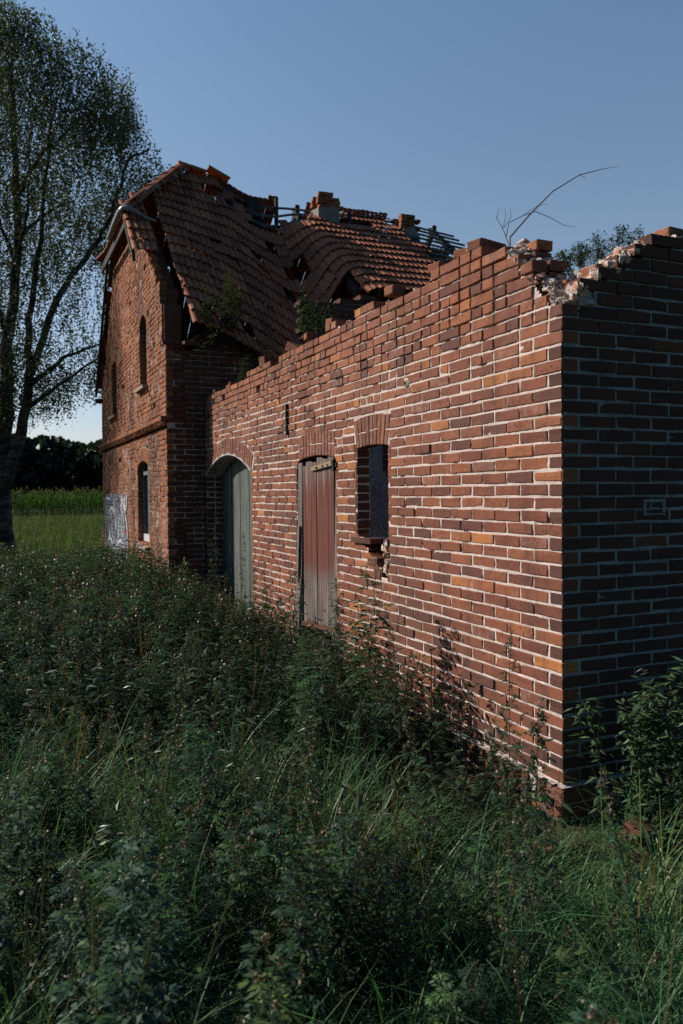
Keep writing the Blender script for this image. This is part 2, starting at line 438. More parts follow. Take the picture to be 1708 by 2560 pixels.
def barn_len(k, z):
    g1 = run(.252)(k, z)
    while True:
        up = z > 2.18 + .50 * (1 - sstep(.9, 2.6, W.cur))
        if up and rnd() < (.62 if z > 2.6 else .45): yield .118 + U(-.004, .004)
        else: yield next(g1)
def mort_depth(s, z):
    far = sstep(1.6, 4.5, s) * .55 + sstep(2.6, 3.15, z) * .8
    n = vnoise(s * 9, z * 13.0, 1); n2 = vnoise(s * 31, z * 31, 2); n3 = vnoise(s * 2.3, z * 3.1, 4)
    d = .0035 + n2 * .004
    thr = .84 - .22 * far - .12 * (n3 - .5)
    if n > thr: d += min(1, (n - thr) * 9) * (.012 + .018 * far)
    if z > 2.75: d += .012 * sstep(2.75, 3.2, z) * (n3 * .8 + .3)
    return d
Z0 = .212
W.courses(0, 8.06, Z0, 3.62, barn_len, start=lambda k: 0 if k % 2 == 0 else .1315, topf=barn_top, hole=barn_hole, col=barn_col, missing=barn_missing)
def barn_solid(s, z):
    if z > barn_top(s) - (.05 if s > .7 else .075): return False
    for a, b in barn_hole(z):
        if a < s < b: return False
    return True
W.mortar(.012, 8.06, Z0 - .01, 3.56, .0225, mort_depth, barn_solid, extra_s=(WC - WW, WC + WW, DC - DW, DC + DW + .02, AC - AW, AC + AW), extra_z=(WZ0, WZ1, AZ, DZ, 1.39, 1.315, 1.24, 1.165))
W.build = None
long_wall = mb.build('wall', [M['brick'], M['mortar']], barn)
tag(long_wall, 'long sunlit red brick wall with two doors and a small window')

# arch and flat arches
mb = MB(); W2 = Wall(mb, (0, 0, 0), (0, 1, 0), (-1, 0, 0))
archcol = lambda s, z: (U(.35, .85), rnd() * .5, U(.1, .5))
W2.arch(AC, AW, AZ, AR, .22, 30, archcol, .006)
# whitewashed soffit of the arch
mb2 = MB(); W3 = Wall(mb2, (0, 0, 0), (0, 1, 0), (-1, 0, 0))
th = math.asin(AW / aR)
for i in range(28):
    a0, a1 = -th + 2 * th * i / 28, -th + 2 * th * (i + 1) / 28
    q = [(AC + aR * math.sin(a), aZc + aR * math.cos(a) + .0) for a in (a0, a1)]
    mb2.poly([W3.P(q[0][0], q[0][1], .009), W3.P(q[1][0], q[1][1], .009), W3.P(q[1][0], q[1][1], -.30), W3.P(q[0][0], q[0][1], -.30)], 0)
    q2 = [(AC + (aR + .022 + .012 * math.sin(i * 2.1)) * math.sin(a), aZc + (aR + .022 + .012 * math.sin(i * 1.7)) * math.cos(a)) for a in (a0, a1)]
    mb2.poly([W3.P(q[0][0], q[0][1], .0095), W3.P(q[1][0], q[1][1], .0095), W3.P(q2[1][0], q2[1][1], .0095), W3.P(q2[0][0], q2[0][1], .0095)], 0)
M['limewash'] = plain('flaking_limewash', (.55, .52, .50), .95, .6, 11)
arch_o = mb.build('arch', [M['brick'], M['mortar']], barn)
so = mb2.build('soffit', M['limewash'], arch_o); so.location = (0, 0, 0)
mb = MB(); W2 = Wall(mb, (0, 0, 0), (0, 1, 0), (-1, 0, 0))
W2.arch(DC, .47, DZ, .035, .235, 12, archcol, .003, splay=.05)
mb.build('lintel', [M['brick'], M['mortar']], barn)
mb = MB(); W2 = Wall(mb, (0, 0, 0), (0, 1, 0), (-1, 0, 0))
W2.arch(WC, WW, WZ1, .02, .25, 9, archcol, .003, splay=.22)
mb.build('lintel', [M['brick'], M['mortar']], barn)

# reveals: brick jambs facing the camera side
for (Y, z0, z1, dep, sg) in ((AC + AW, .2, AZ + .02, .25, -1), (WC + WW, WZ0, WZ1 + .02, .125, -1), (DC + DW + .02, .2, DZ, .22, -1),
                             (AC - AW, .2, AZ + .02, .25, 1), (WC - WW, WZ0, WZ1 + .02, .125, 1), (DC - DW, .2, DZ, .22, 1)):
    mb = MB(); Wj = Wall(mb, (0.004, Y, 0), (1, 0, 0), (0, sg, 0))
    Wj.courses(0, dep, z0, z1, run(.118), col=barn_col, depth=.05, joint=.012)
    Wj.mortar(0, dep, z0, z1, .03, lambda s, z: .004, lambda s, z: True)
    mb.build('jamb', [M['brick_dark'] if sg < 0 else M['brick'], M['mortar']], barn)  # jambs facing away from the sun get the brick with painted shade

# broken stepped bricks below the window and the tile sill left hanging
mb = MB(); Wn = Wall(mb, (0, 0, 0), (0, 1, 0), (-1, 0, 0))
Wn.courses(2.10, 2.60, Z0 + PITCH * 11, 1.43, run(.12), col=barn_col, depth=.10, jout=.004)
for v in range(len(mb.v)):
    x, y, z = mb.v[v]; mb.v[v] = (x + .125, y, z)
for (y0, y1, z) in ((2.36, 2.52, 1.245), (2.27, 2.40, 1.168)):   # whole bricks sticking out of the toothing
    mb.box((.06, (y0 + y1) / 2, z + .033), (.12, y1 - y0, .064), 0, 0, (U(.3, .7), .4, .1), .003)
mb.box((.055, 2.60, 1.448), (.17, .36, .045), .03, 0, (.25, .5, .0), .004)
mb.build('broken_sill', [M['brick_dark'], M['mortar']], barn)
mb = MB()
for k in range(26):
    y = U(2.09, 2.22); z = U(1.2, 1.47); r = U(.015, .04)
    mb.box((U(.0, .08) + (2.2 - y) * .1, y, z), (r * 2, r * 1.3, r * 1.4), U(0, 3), 0, (rnd() * .6, 0, 0), r * .35)
mb.build('rubble', M['rubble'], barn)

# end wall (in shade) --------------------------------------------------
RT = [(-.1, 2.90), (.10, 2.92), (.15, 2.95), (.165, 3.03), (.28, 3.05), (.30, 3.13), (.45, 3.15), (.47, 3.22), (.62, 3.27), (.75, 3.34), (.95, 3.39), (1.6, 3.44), (2.6, 3.42), (5, 3.3)]
mb = MB(); WR = Wall(mb, (0, 0, 0), (1, 0, 0), (0, -1, 0))
def end_col(s, z):
    c = barn_col(0, z); return (c[0] * .8, c[1], c[2] * .6)
def end_missing(s, z, k): return abs(s - .665) < .06 and abs(z - 1.765) < .03
WR.courses(0, 4.3, Z0, 3.62, run(.252), start=lambda k: 0 if k % 2 == 1 else .1315, topf=lambda s: lerpk(RT, s), col=end_col, missing=None)
WR.mortar(.012, 4.3, Z0 - .01, 3.5, .045, lambda s, z: .0045 + .012 * sstep(2.5, 3.0, z) * vnoise(s * 5, z * 7, 8), lambda s, z: z < lerpk(RT, s) - .075)
mb.build('wall', [M['brick_end_shade'], M['mortar_end_shade']], barn)
# repointed half brick with a wide mortar frame
mb = MB(); WR = Wall(mb, (0, 0, 0), (1, 0, 0), (0, -1, 0))
for q in ([(.59, 1.705), (.76, 1.705), (.76, 1.72), (.59, 1.72)], [(.59, 1.785), (.76, 1.785), (.76, 1.80), (.59, 1.80)], [(.59, 1.72), (.612, 1.72), (.612, 1.785), (.59, 1.785)], [(.738, 1.72), (.76, 1.72), (.76, 1.785), (.738, 1.785)]):
    WR.block(q, .006, .03, (.5, .5, .5), .003, .003)
mb.build('mortar_patch', M['mortar_end_shade'], barn)

# inner wythe / core, ragged on top
mb = MB(); Wc = Wall(mb, (.125, .125, 0), (0, 1, 0), (-1, 0, 0))
def core_hole(z): return [((a - .02, 3.05) if 2.1 < a < 2.3 and WZ0 - .02 < z < WZ1 + .03 else (a, b)) for a, b in barn_hole(z)]
hc = lambda z: [(a - .125, b - .125) for a, b in core_hole(z)]
Wc.courses(0, 7.95, 1.0, 3.6, mixed(), topf=lambda s: barn_top(s + .125) - (.0 if s > .8 else .03) + (vnoise(s * 4, 9, 3) - .55) * .16, hole=hc, col=barn_col, jout=.006, depth=.118, tilt=.03, rough=.004)
for i in range(159):
    s0, s1 = i * .05, i * .05 + .05; sm = s0 + .15
    zt = barn_top(sm) - .13 + (vnoise(sm * 4, 9, 3) - .5) * .08
    ivs = [(.0, zt)]
    hs = [z for z in np.arange(.05, 2.7, .04) if any(a - .045 < sm < b + .045 for a, b in core_hole(float(z)))]
    if hs:
        lo, hi = min(hs), max(hs); ivs = [(.0, lo - .02), (hi + .06, zt)]
    for a, b in ivs:
        if b - a > .05:
            y0, y1 = .125 + s0, .125 + s1
            mb.hexa([(.135, y0, a), (.245, y0, a), (.245, y1, a), (.135, y1, a)], [(.135, y0, b), (.245, y0, b), (.245, y1, b), (.135, y1, b)], 1)
mb.build('wall_core', [M['brick'], M['mortar_dark']], barn)
mb = MB()
for i in range(84):
    s0, s1 = .03 + i * .05, .08 + i * .05; zt = lerpk(RT, (s0 + s1) / 2) - .06
    mb.hexa([(s0, .03, 0), (s1, .03, 0), (s1, .245, 0), (s0, .245, 0)], [(s0, .03, zt), (s1, .03, zt), (s1, .245, zt), (s0, .245, zt)], 0)
Wd = Wall(mb, (.13, .245, 0), (1, 0, 0), (0, 1, 0), 1, 0)
Wd.courses(0, 4.1, 2.6, 3.6, mixed(), topf=lambda s: lerpk(RT, s + .13) - .03 + (vnoise(s * 5, 3, 4) - .5) * .12, col=barn_col, jout=.006, depth=.1, tilt=.03, rough=.004)
mb.build('wall_core', [M['mortar'], M['brick']], barn)

# plinth of upright bricks, partly spalled -----------------------------
mb = MB(); Wp = Wall(mb, (-.035, -.035, 0), (0, 1, 0), (-1, 0, 0))
pc = lambda: (U(.8, .97), rnd() * .6, U(.0, .45))
Wp.block([(0, .105), (.25, .105), (.25, .195), (0, .195)], 0, .2, (.4, .8, .3), .006, .01)
Wp.block([(.0, .02), (.16, .02), (.16, .095), (0, .095)], 0, .2, (.7, .5, .3), .006, .01)
t = .17
while t < 8.0:
    w = U(.055, .07); o = U(-.028, .006); b = .035 + U(-.01, .01)
    if t > .27: Wp.block([(t, b + .03), (t + w, b + .03), (t + w + U(-.01, .01), .195 + U(-.012, .004)), (t + U(-.008, .008), .195 + U(-.02, .004))], o, .18, pc(), .006, .014)
    t += w + .014
t = .17
while t < 8.0:
    Wp.block([(t, -.03), (t + .24, -.03), (t + .24, .045), (t, .045)], U(-.02, .004), .18, pc(), .007, .012); t += .26
Wp.mortar(0.004, 8.0, -.05, .2, .03, lambda s, z: .022 + .02 * vnoise(s * 14, z * 14, 2), lambda s, z: True)
Wp2 = Wall(mb, (-.035, -.035, 0), (1, 0, 0), (0, -1, 0))
t = 0.0
while t < 4.2:
    Wp2.block([(t, .115), (t + .25, .115), (t + .25, .195), (t, .195)], U(-.004, .006), .18, (.4, .6, .3), .005, .01)
    Wp2.block([(t, .02), (t + .25, .02), (t + .25, .10), (t, .10)], U(-.004, .006), .18, (.5, .6, .3), .005, .01); t += .262
Wp2.mortar(.004, 4.2, -.05, .2, .08, lambda s, z: .012, lambda s, z: True)
mb.poly([(-.03, -.03, .199), (4.2, -.03, .199), (4.2, .05, .206), (.0, .05, .206)], 1)
mb.poly([(-.03, -.03, .199), (.05, .0, .206), (.05, 8, .206), (-.03, 8, .199)], 1)
mb.build('plinth', [M['brick'], M['mortar']], barn)

# mortar crumbs in the corner notch
mb = MB()
def lump(mb, c, r, m=0, col=(.5, .5, .5), sq=(1, 1, 1), k=None):
    n = 5; rings = []; rot = U(0, 6)
    ax = [U(.6, 1.3) for _ in range(n * 6)]
    for i in range(1, 5):
        ph = math.pi * i / 5
        rings.append(mb.add([(c[0] + r * sq[0] * math.sin(ph) * math.cos(rot + 2 * math.pi * j / n) * ax[i * n + j], c[1] + r * sq[1] * math.sin(ph) * math.sin(rot + 2 * math.pi * j / n) * ax[i * n + j], c[2] + r * sq[2] * math.cos(ph) * ax[(i * n + j) % (n * 6)]) for j in range(n)]))
    a = mb.add([(c[0], c[1], c[2] + r * sq[2])]); b = mb.add([(c[0], c[1], c[2] - r * sq[2])])
    for j in range(n):
        j2 = (j + 1) % n
        mb.face((a, rings[0] + j, rings[0] + j2), m, col); mb.face((b, rings[-1] + j2, rings[-1] + j), m, col)
        for q in range(3): mb.face((rings[q] + j, rings[q + 1] + j, rings[q + 1] + j2, rings[q] + j2), m, col)
for i in range(150):
    s = U(-.0, .5); z = lerpk(TOPK, s) - U(-.0, .05); lump(mb, (U(.02, .22), s + .02, z + .01), U(.010, .032), 0, (rnd(), 0, 0), (1.2, 1, .7))
for i in range(170):
    x = U(.1, 1.0) if i < 110 else U(.1, 2.4); z = lerpk(RT, x) - U(-.01, .045); lump(mb, (x - U(0, .03), U(.01, .22), z), U(.012, .036), 0, (rnd() * .7, 0, 0), (1.0, 1.2, .75))
for _ in range(40):
    q_ = U(.12, .60); lump(mb, (U(.05, .2), q_, lerpk(TOPK, q_) + U(-.05, .012)), U(.02, .04), 0, (U(.4, 1), 0, 0), (1.2, 1.3, .7))
for (x, z, w) in ((.165, 2.99, .07), (.29, 3.09, .06), (.46, 3.19, .07), (.62, 3.27, .08), (.80, 3.35, .1)):   # pale broken brick ends facing the sun
    for q in range(14): lump(mb, (x + U(-.045, .01), U(.012, .2), z + U(-.035, .035)), U(.022, .048), 0, (rnd() * .8, 0, 0), (.7, 1.1, .8))
for i in range(60):
    s_ = U(.6, 7.8); lump(mb, (U(.02, .2), s_, barn_top(s_) - U(.0, .06)), U(.012, .028), 0, (rnd() * .3, 0, 0), (1.2, 1.2, .6))
mb.build('rubble', M['rubble'], barn)

# green gate (arched planks) ------------------------------------------
mb = MB(); y = AC - AW + .01
while y < AC + AW - .02:
    w = min(U(.17, .24), AC + AW - .012 - y); c = (rnd() * 5, rnd() * 5, rnd() * 5)
    def tz(yy): return aZc + math.sqrt(max(0, (aR) ** 2 - (yy - AC) ** 2)) - .012
    x = .235 + U(-.006, .006); y1 = y + w - .008
    mb.hexa([(x, y, .16 + U(0, .05)), (x + .035, y, .16), (x + .035, y1, .16), (x, y1, .16 + U(0, .05))], [(x, y, tz(y)), (x + .035, y, tz(y)), (x + .035, y1, tz(y1)), (x, y1, tz(y1))], 0, c)
    y += w
mb.box((.30, AC, 1.1), (.04, 2 * AW - .05, 2.2), 0, 1)
gd = mb.build('door', [M['wood_green'], M['dark']], barn); tag(gd, 'grey green arched plank gate set deep in the wall')

# red plank door, frame, hinges ----------------------------------------
mb = MB(); y = 3.26; k = 0
tops = [2.205, 2.185, 2.20, 2.165, 2.175, 2.13, 2.12]
while y < 4.06:
    w = [.15, .145, .15, .14, .145, .12][k % 6]; y1 = min(y + w - .011, 4.08); x = .018 + U(-.006, .006)
    c = (rnd() * 5, rnd() * 5, rnd() * 5); b = .53 + U(-.03, .03) - .06 * ((y - 3.2) / .9); tp = tops[k]
    mb.hexa([(x, y, b), (x + .03, y, b), (x + .03, y1, b), (x, y1, b + U(-.02, .02))], [(x, y, tp + U(-.01, .01)), (x + .03, y, tp), (x + .03, y1, tp), (x, y1, tp + U(-.012, .012))], 0, c)
    y += w; k += 1
rd = mb.build('door', M['wood_red'], barn); tag(rd, 'tall plank door with peeling dark red paint, bare grey at the bottom')
mb = MB()
mb.hexa([(-.022, 3.245, 2.11), (.02, 3.245, 2.11), (.02, 3.80, 2.075), (-.004, 3.80, 2.075)], [(-.022, 3.245, 2.155), (.02, 3.245, 2.155), (.02, 3.80, 2.115), (-.004, 3.80, 2.115)], 0)
for yy in (3.33, 3.46, 3.62): mb.box((-.018, yy, 2.117 - (yy - 3.245) * .06 + .008), (.016, .018, .018), 0, 1)
h = mb.build('hinge', [M['hinge'], M['iron']], rd); h.location = (0, 0, 0)
mb = MB(); mb.box((-.012, 3.20, 2.115), (.03, .035, .11), 0, 0, jit=.003); mb.box((-.004, 3.17, 2.115), (.012, .05, .04), 0, 0)
h = mb.build('hinge_pin', M['iron'], rd); h.location = (0, 0, 0)
mb = MB(); mb.hexa([(.0, 3.2, .555), (.05, 3.2, .555), (.05, 4.1, .50), (.0, 4.1, .50)], [(.0, 3.2, .60), (.05, 3.2, .60), (.05, 4.1, .545), (.0, 4.1, .545)], 0, jit if False else (.5, .5, .5))
h = mb.build('rail', M['rust'], rd); h.location = (0, 0, 0)
# frame posts: near one upright, far one leaning out of plumb, and a loose batten
mb = MB()
mb.hexa([(-.002, 3.185, .12), (.12, 3.185, .12), (.12, 3.255, .12), (-.002, 3.255, .12)], [(.03, 3.185, 2.215), (.12, 3.185, 2.215), (.12, 3.262, 2.215), (.03, 3.262, 2.215)], 0, (1, 2, 3))
mb.build('door_post', M['wood_grey'], barn)
mb = MB(); prev = None
pr = [(.10, 4.10, 4.30, .01), (.45, 4.10, 4.29, -.005), (.80, 4.09, 4.24, -.01), (1.15, 4.08, 4.21, .0), (1.6, 4.075, 4.19, .006), (2.17, 4.075, 4.185, .012)]
for (z, a, b, x), (z2, a2, b2, x2) in zip(pr, pr[1:]):
    mb.hexa([(x, a, z), (.14, a, z), (.14, b, z), (x, b, z)], [(x2, a2, z2), (.14, a2, z2), (.14, b2, z2), (x2, b2, z2)], 0, (3, 1, 2))
mb.build('door_post', M['wood_grey'], barn)
mb = MB(); mb.hexa([(-.028, 4.13, .95), (-.004, 4.13, .95), (-.004, 4.18, .95), (-.028, 4.18, .95)], [(-.020, 4.10, 1.52), (.004, 4.10, 1.52), (.004, 4.15, 1.52), (-.020, 4.15, 1.52)], 0, (2, 5, 2))
mb.hexa([(-.03, 4.14, .30), (-.004, 4.14, .30), (-.004, 4.17, .30), (-.03, 4.19, .30)], [(-.012, 4.08, .98), (.01, 4.08, .98), (.01, 4.11, .98), (-.012, 4.11, .98)], 0, (4, 5, 2))
mb.build('loose_batten', M['wood_grey'], barn)
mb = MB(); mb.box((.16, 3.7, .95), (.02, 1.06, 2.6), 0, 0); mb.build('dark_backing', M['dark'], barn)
# iron wall anchor, vent pipes
mb = MB(); mb.box((-.016, 4.46, 2.645), (.022, .03, .33), .0, 0, jit=.002); mb.build('wall_anchor', M['iron'], barn)
def pipe(y, z, r):
    mb = MB(); n = 14
    a = mb.add([(-.009, y + r * 1.25 * math.cos(2 * math.pi * i / n), z + r * 1.25 * math.sin(2 * math.pi * i / n)) for i in range(n)])
    b = mb.add([(-.011, y + r * .72 * math.cos(2 * math.pi * i / n), z + r * .72 * math.sin(2 * math.pi * i / n)) for i in range(n)])
    c = mb.add([(.05, y + r * .72 * math.cos(2 * math.pi * i / n), z + r * .72 * math.sin(2 * math.pi * i / n)) for i in range(n)])
    d = mb.add([(.0, y + r * 2.0 * math.cos(2 * math.pi * i / n) * U(.85, 1.1), z + r * 2.0 * math.sin(2 * math.pi * i / n) * U(.85, 1.15)) for i in range(n)])
    for i in range(n):
        j = (i + 1) % n
        mb.face((b + i, b + j, a + j, a + i), 0); mb.face((c + i, c + j, b + j, b + i), 1); mb.face((a + i, a + j, d + j, d + i), 2)
    mb.face(tuple(c + i for i in range(n)), 1)
    mb.build('vent_pipe', [M['hinge'], M['dark'], M['mortar']], barn)
pipe(1.81, 2.685, .022); pipe(4.98, 2.63, .017)

# inside: plastered cross wall, rear wall
mb = MB()
mb.hexa([(.25, 4.55, 0), (1.17, 4.55, 0), (1.17, 4.7, 0), (.25, 4.7, 0)], [(.25, 4.55, 2.9), (1.17, 4.55, 2.7), (1.17, 4.7, 2.7), (.25, 4.7, 2.9)], 0)
mb.build('inner_wall', M['plaster'], barn)
mb = MB(); mb.hexa([(4.1, .2, 0), (4.35, .2, 0), (4.35, 8.1, 0), (4.1, 8.1, 0)], [(4.1, .2, 3.1), (4.35, .2, 3.1), (4.35, 8.1, 3.0), (4.1, 8.1, 3.0)], 0, (.2, .5, 0))
mb.build('rear_wall', M['brick_dark'], barn)

# free standing bricks lying on the wall tops
def loose(y, x, z, dims, rz, label, ry=0, rx=0, c=None):
    o = empty('loose_brick', (x, y, z)); COL.objects.unlink(o); bpy.data.objects.remove(o)
    mb = MB(); Wb = Wall(mb, (-dims[0] / 2, -dims[1] / 2, 0), (0, 1, 0), (-1, 0, 0))
    Wb.block([(0, 0), (dims[1], 0), (dims[1], dims[2]), (0, dims[2])], 0, dims[0], c or (U(.5, .8), .3, .1), .004, .006)
    b = mb.build('loose_brick', M['brick']); b.location = (x, y, z); b.rotation_euler = (rx, ry, rz)
    tag(b, label, 'brick', 'loose bricks lying on the barn wall top'); return b
loose(.92, .13, 3.435, (.25, .12, .07), .25, 'whole dark brick on top of the highest point beside the bare twig', c=(.35, .4, .0))
loose(1.10, .10, 3.43, (.12, .16, .07), .6, 'tilted orange half brick just left of the whole brick', ry=.2, c=(.88, .2, .1))
loose(1.45, .08, 3.43, (.12, .12, .07), .3, 'small orange brick end on the wall edge below the bare battens', c=(.86, .2, .1))
loose(2.15, .08, 3.435, (.12, .13, .068), .1, 'brick end standing on the edge below the right end of the roof', c=(.8, .3, .1))
loose(3.35, .07, 3.42, (.12, .12, .07), .15, 'half brick on the edge right of the green wall plant', c=(.82, .3, .1))
loose(3.95, .07, 3.40, (.12, .12, .07), -.1, 'half brick on the edge in front of the green wall plant', c=(.8, .3, .1))
loose(4.55, .10, 3.37, (.12, .16, .10), .5, 'brick leaning on the edge below the sagging tiles', rx=.5, c=(.5, .3, .1))
loose(5.35, .10, 3.33, (.22, .12, .12), .3, 'dark block on the edge left of the leaning brick', c=(.2, .5, .1))
loose(6.75, .07, 3.28, (.12, .06, .07), .0, 'single upright brick end near the far end of the wall', c=(.85, .3, .1))
loose(7.55, .09, 3.26, (.24, .06, .07), .6, 'thin brick lying across the far end of the wall', c=(.6, .3, .1))
loose(.08, .31, 3.055, (.11, .12, .09), .15, 'pale mortar covered half brick on the step of the shaded end wall', ry=-.1, c=(.9, .1, 1.))
loose(.13, .93, 3.375, (.16, .12, .07), .1, 'pale pink half brick at the top of the shaded end wall', c=(.9, .1, .8))
for (y_, x_, z_, rz_, lb_, c_) in ((-.42, .18, .06, .3, 'dark brick lying in the grass right of the barn corner', (.2, .5, .1)), (-.30, -.42, .03, 1.1, 'broken brick in the grass just left of the barn corner', (.7, .3, .2)), (.55, -.32, .03, .5, 'fallen brick at the foot of the plinth', (.85, .3, .2))):
    b_ = loose(y_, x_, z_, (.25, .12, .07), rz_, lb_, c=c_, rx=.15); b_['group'] = 'fallen bricks at the wall foot'

# ================================================================== HOUSE
house = tag(empty('derelict_house', (3, 11.7, 0)), 'two storey orange brick farmhouse with collapsing clay tile roof behind the barn', 'house')
GX, Y0, Y1, YM = -.56, 8.08, 15.42, 11.74
def gab_top(y):
    if y < 8.35: return 4.05 + (y - 8.08) * .6
    if y < 8.5: return 4.75
    if y < 8.85: return 5.0 + (y - 8.5) * .5
    if y < 10.25: return 5.25 + (y - 8.85) * .85
    if y < 13.2: return 6.42
    return 6.42 - (y - 13.2) * 1.04
def ghole(z):
    h = []
    for (c, w, z0, z1, r) in ((10.13, .53, 1.02, 2.33, .16), (9.95, .33, 3.66, 4.68, .22), (13.35, .33, 3.50, 4.45, .2)):
        if z0 < z < z1: h.append((c - w, c + w))
        elif z1 <= z < z1 + r + .2:
            if z < z1 + .24 + r * .6: h.append((c - w - .01, c + w + .01))
    return h
mb = MB(); WG = Wall(mb, (GX, Y0, 0), (0, 1, 0), (-1, 0, 0))
gh = lambda z: [(a - Y0, b - Y0) for a, b in ghole(z)]
def gcol(s, z):
    x = rnd(); r = U(.3, .95) if x > .2 else U(0, .2)
    wz = sstep(1.3, .5, z) * sstep(1.2, .2, s) * 2 + (.35 if s < 1.2 and z < 1.6 else 0)
    if z < 2.88: r *= .85
    return (r, rnd(), min(1, wz + .1 * rnd()))
WG.courses(0, Y1 - Y0, .06, 6.5, mixed(.25, .3), topf=lambda s: gab_top(s + Y0), hole=gh, col=gcol, jout=.006, depth=.1, tilt=.03, rough=.003,
           missing=lambda s, z, k: 2.84 < z < 2.95 or (rnd() < .012 and z > 1.2))
WG.mortar(.01, Y1 - Y0, 0, 6.45, .07, lambda s, z: .004 + .014 * (vnoise(s * 7, z * 9, 12) > .45), lambda s, z: z < gab_top(s + Y0) - .05 and not any(a < s < b for a, b in gh(z)), extra_s=tuple(v for z in (1.5, 4.0) for ab in gh(z) for v in ab), extra_z=(1.02, 2.33, 3.66, 4.68, 3.5, 4.45))
tag(mb.build('wall', [M['brick_house'], M['mortar_house']], house), 'sunlit orange gable wall')
# saw-tooth string course
mb = MB(); y = Y0
while y < Y1:
    mb.box((GX - .028, y + .045, 2.895), (.095, .095, .066), .785, 0, (U(.3, .8), rnd(), 0), .004); y += .125
y = Y0 + .0
while y < Y1 - .1:
    mb.box((GX + .005, y + .12, 2.972), (.17, .245, .062), 0, 0, (U(.2, .7), rnd(), 0), .004); y += .257
mb.build('string_course', M['brick_house'], house)
# arches and windows of the gable
def gwin(c, w, z0, z1, rise, kind):
    mb = MB(); Wx = Wall(mb, (GX, 0, 0), (0, 1, 0), (-1, 0, 0))
    Wx.arch(c, w, z1, rise, .22, int(w * 24), lambda s, z: (U(.4, .7), rnd() * .4, .05), .004, splay=.25)
    mb.build('lintel', [M['brick_house'], M['mortar_house']], house)
    root = empty('window', (0, 0, 0)); root.parent = house; root.location = -house.location
    mb = MB(); x = GX + .12
    if kind == 'glazed':
        for (a, b) in ((c - w + .01, c - w + .07), (c - .03, c + .03), (c + w - .07, c + w - .01)): mb.box((x, (a + b) / 2, (z0 + z1) / 2 + .02), (.06, b - a, z1 - z0 + .06), 0, 0)
        mb.box((x, c, z0 + .10), (.07, 2 * w - .02, .12), 0, 1); mb.box((x, c, z1 - .1), (.06, 2 * w - .02, .06), 0, 0)
        mb.box((x - .002, c - w + .03, (z0 + z1) / 2), (.075, .04, z1 - z0), 0, 0)
        f = mb.build('frame', [M['frame_grey'], M['white_paint']], root); f.location = (0, 0, 0)
        mb = MB(); mb.box((x + .02, c, (z0 + z1) / 2 + .05), (.006, 2 * w - .06, z1 - z0 + .1), 0, 0); p = mb.build('pane', M['glass'], root); p.location = (0, 0, 0)
    else:
        z = z0
        while z < z1 + rise * .9:
            ww = w if z < z1 else w * math.sqrt(max(.05, 1 - ((z - z1) / (rise * 1.05)) ** 2))
            mb.box((x, c, z + .04), (.03, 2 * ww, .068), 0, 0, (rnd() * 3, rnd() * 3, rnd()), .003); z += .077
        f = mb.build('shutter', M['slat'], root); f.location = (0, 0, 0)
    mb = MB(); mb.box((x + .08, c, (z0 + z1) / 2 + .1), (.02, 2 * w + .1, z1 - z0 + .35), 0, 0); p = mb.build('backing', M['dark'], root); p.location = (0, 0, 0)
    mb = MB(); mb.hexa([(GX - .09, c - w - .10, z0 - .07), (GX + .12, c - w - .10, z0 - .07), (GX + .12, c + w + .08, z0 - .07), (GX - .09, c + w + .08, z0 - .07)], [(GX - .09, c - w - .10, z0 - .02), (GX + .12, c - w - .10, z0 + .012), (GX + .12, c + w + .08, z0 + .012), (GX - .09, c + w + .08, z0 - .02)], 0)
    q = mb.build('sill', M['stone'], root); q.location = (0, 0, 0)
    mb = MB()
    for sgn in (-1, 1):
        Wj = Wall(mb, (GX + .004, c + sgn * w, 0), (1, 0, 0), (0, -sgn, 0)); Wj.courses(0, .14, z0, z1 + .03, run(.13), col=gcol, depth=.05); Wj.mortar(0, .14, z0, z1, .07, lambda s, z: .004, lambda s, z: True)
    q = mb.build('jamb', [M['brick_house'], M['mortar_house']], root); q.location = (0, 0, 0)
gwin(10.13, .53, 1.02, 2.33, .10, 'glazed'); gwin(9.95, .33, 3.66, 4.68, .16, 'slats'); gwin(13.35, .33, 3.50, 4.45, .15, 'slats')

# front wall of the house (in shade) and its broken right end
mb = MB(); WF = Wall(mb, (GX, Y0, 0), (1, 0, 0), (0, -1, 0))
ftop = lambda s: 3.98 + (vnoise(s * 4, 2, 7) - .5) * .16 + .15 * sstep(.3, .8, s) - .75 * sstep(1.4, 2.4, s)
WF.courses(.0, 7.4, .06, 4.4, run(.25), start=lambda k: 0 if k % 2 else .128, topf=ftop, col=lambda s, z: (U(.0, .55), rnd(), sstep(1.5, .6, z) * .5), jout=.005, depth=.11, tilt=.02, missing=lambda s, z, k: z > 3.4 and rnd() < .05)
WF.mortar(.01, 7.4, 0, 4.2, .05, lambda s, z: .006 + .016 * (vnoise(s * 6, z * 8, 13) > (.62 - .35 * sstep(2.8, 3.2, z))), lambda s, z: z < ftop(s) - .07)
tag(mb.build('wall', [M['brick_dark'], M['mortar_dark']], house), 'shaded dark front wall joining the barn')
mb = MB()
for (a, b, c_, d_, h_) in ((GX + .03, Y0 + .1, GX + .3, Y1 - .05, 3.9), (GX + .03, Y0 + .03, 6.8, Y0 + .3, 3.6), (6.7, Y0, 6.95, Y1, 3.9), (GX, Y1 - .3, 6.9, Y1 - .02, 3.9)):
    if h_ == 3.9 and c_ - a < .3 and a < 0:
        continue
    mb.hexa([(a, b, 0), (c_, b, 0), (c_, d_, 0), (a, d_, 0)], [(a, b, h_), (c_, b, h_), (c_, d_, h_), (a, d_, h_)], 0)
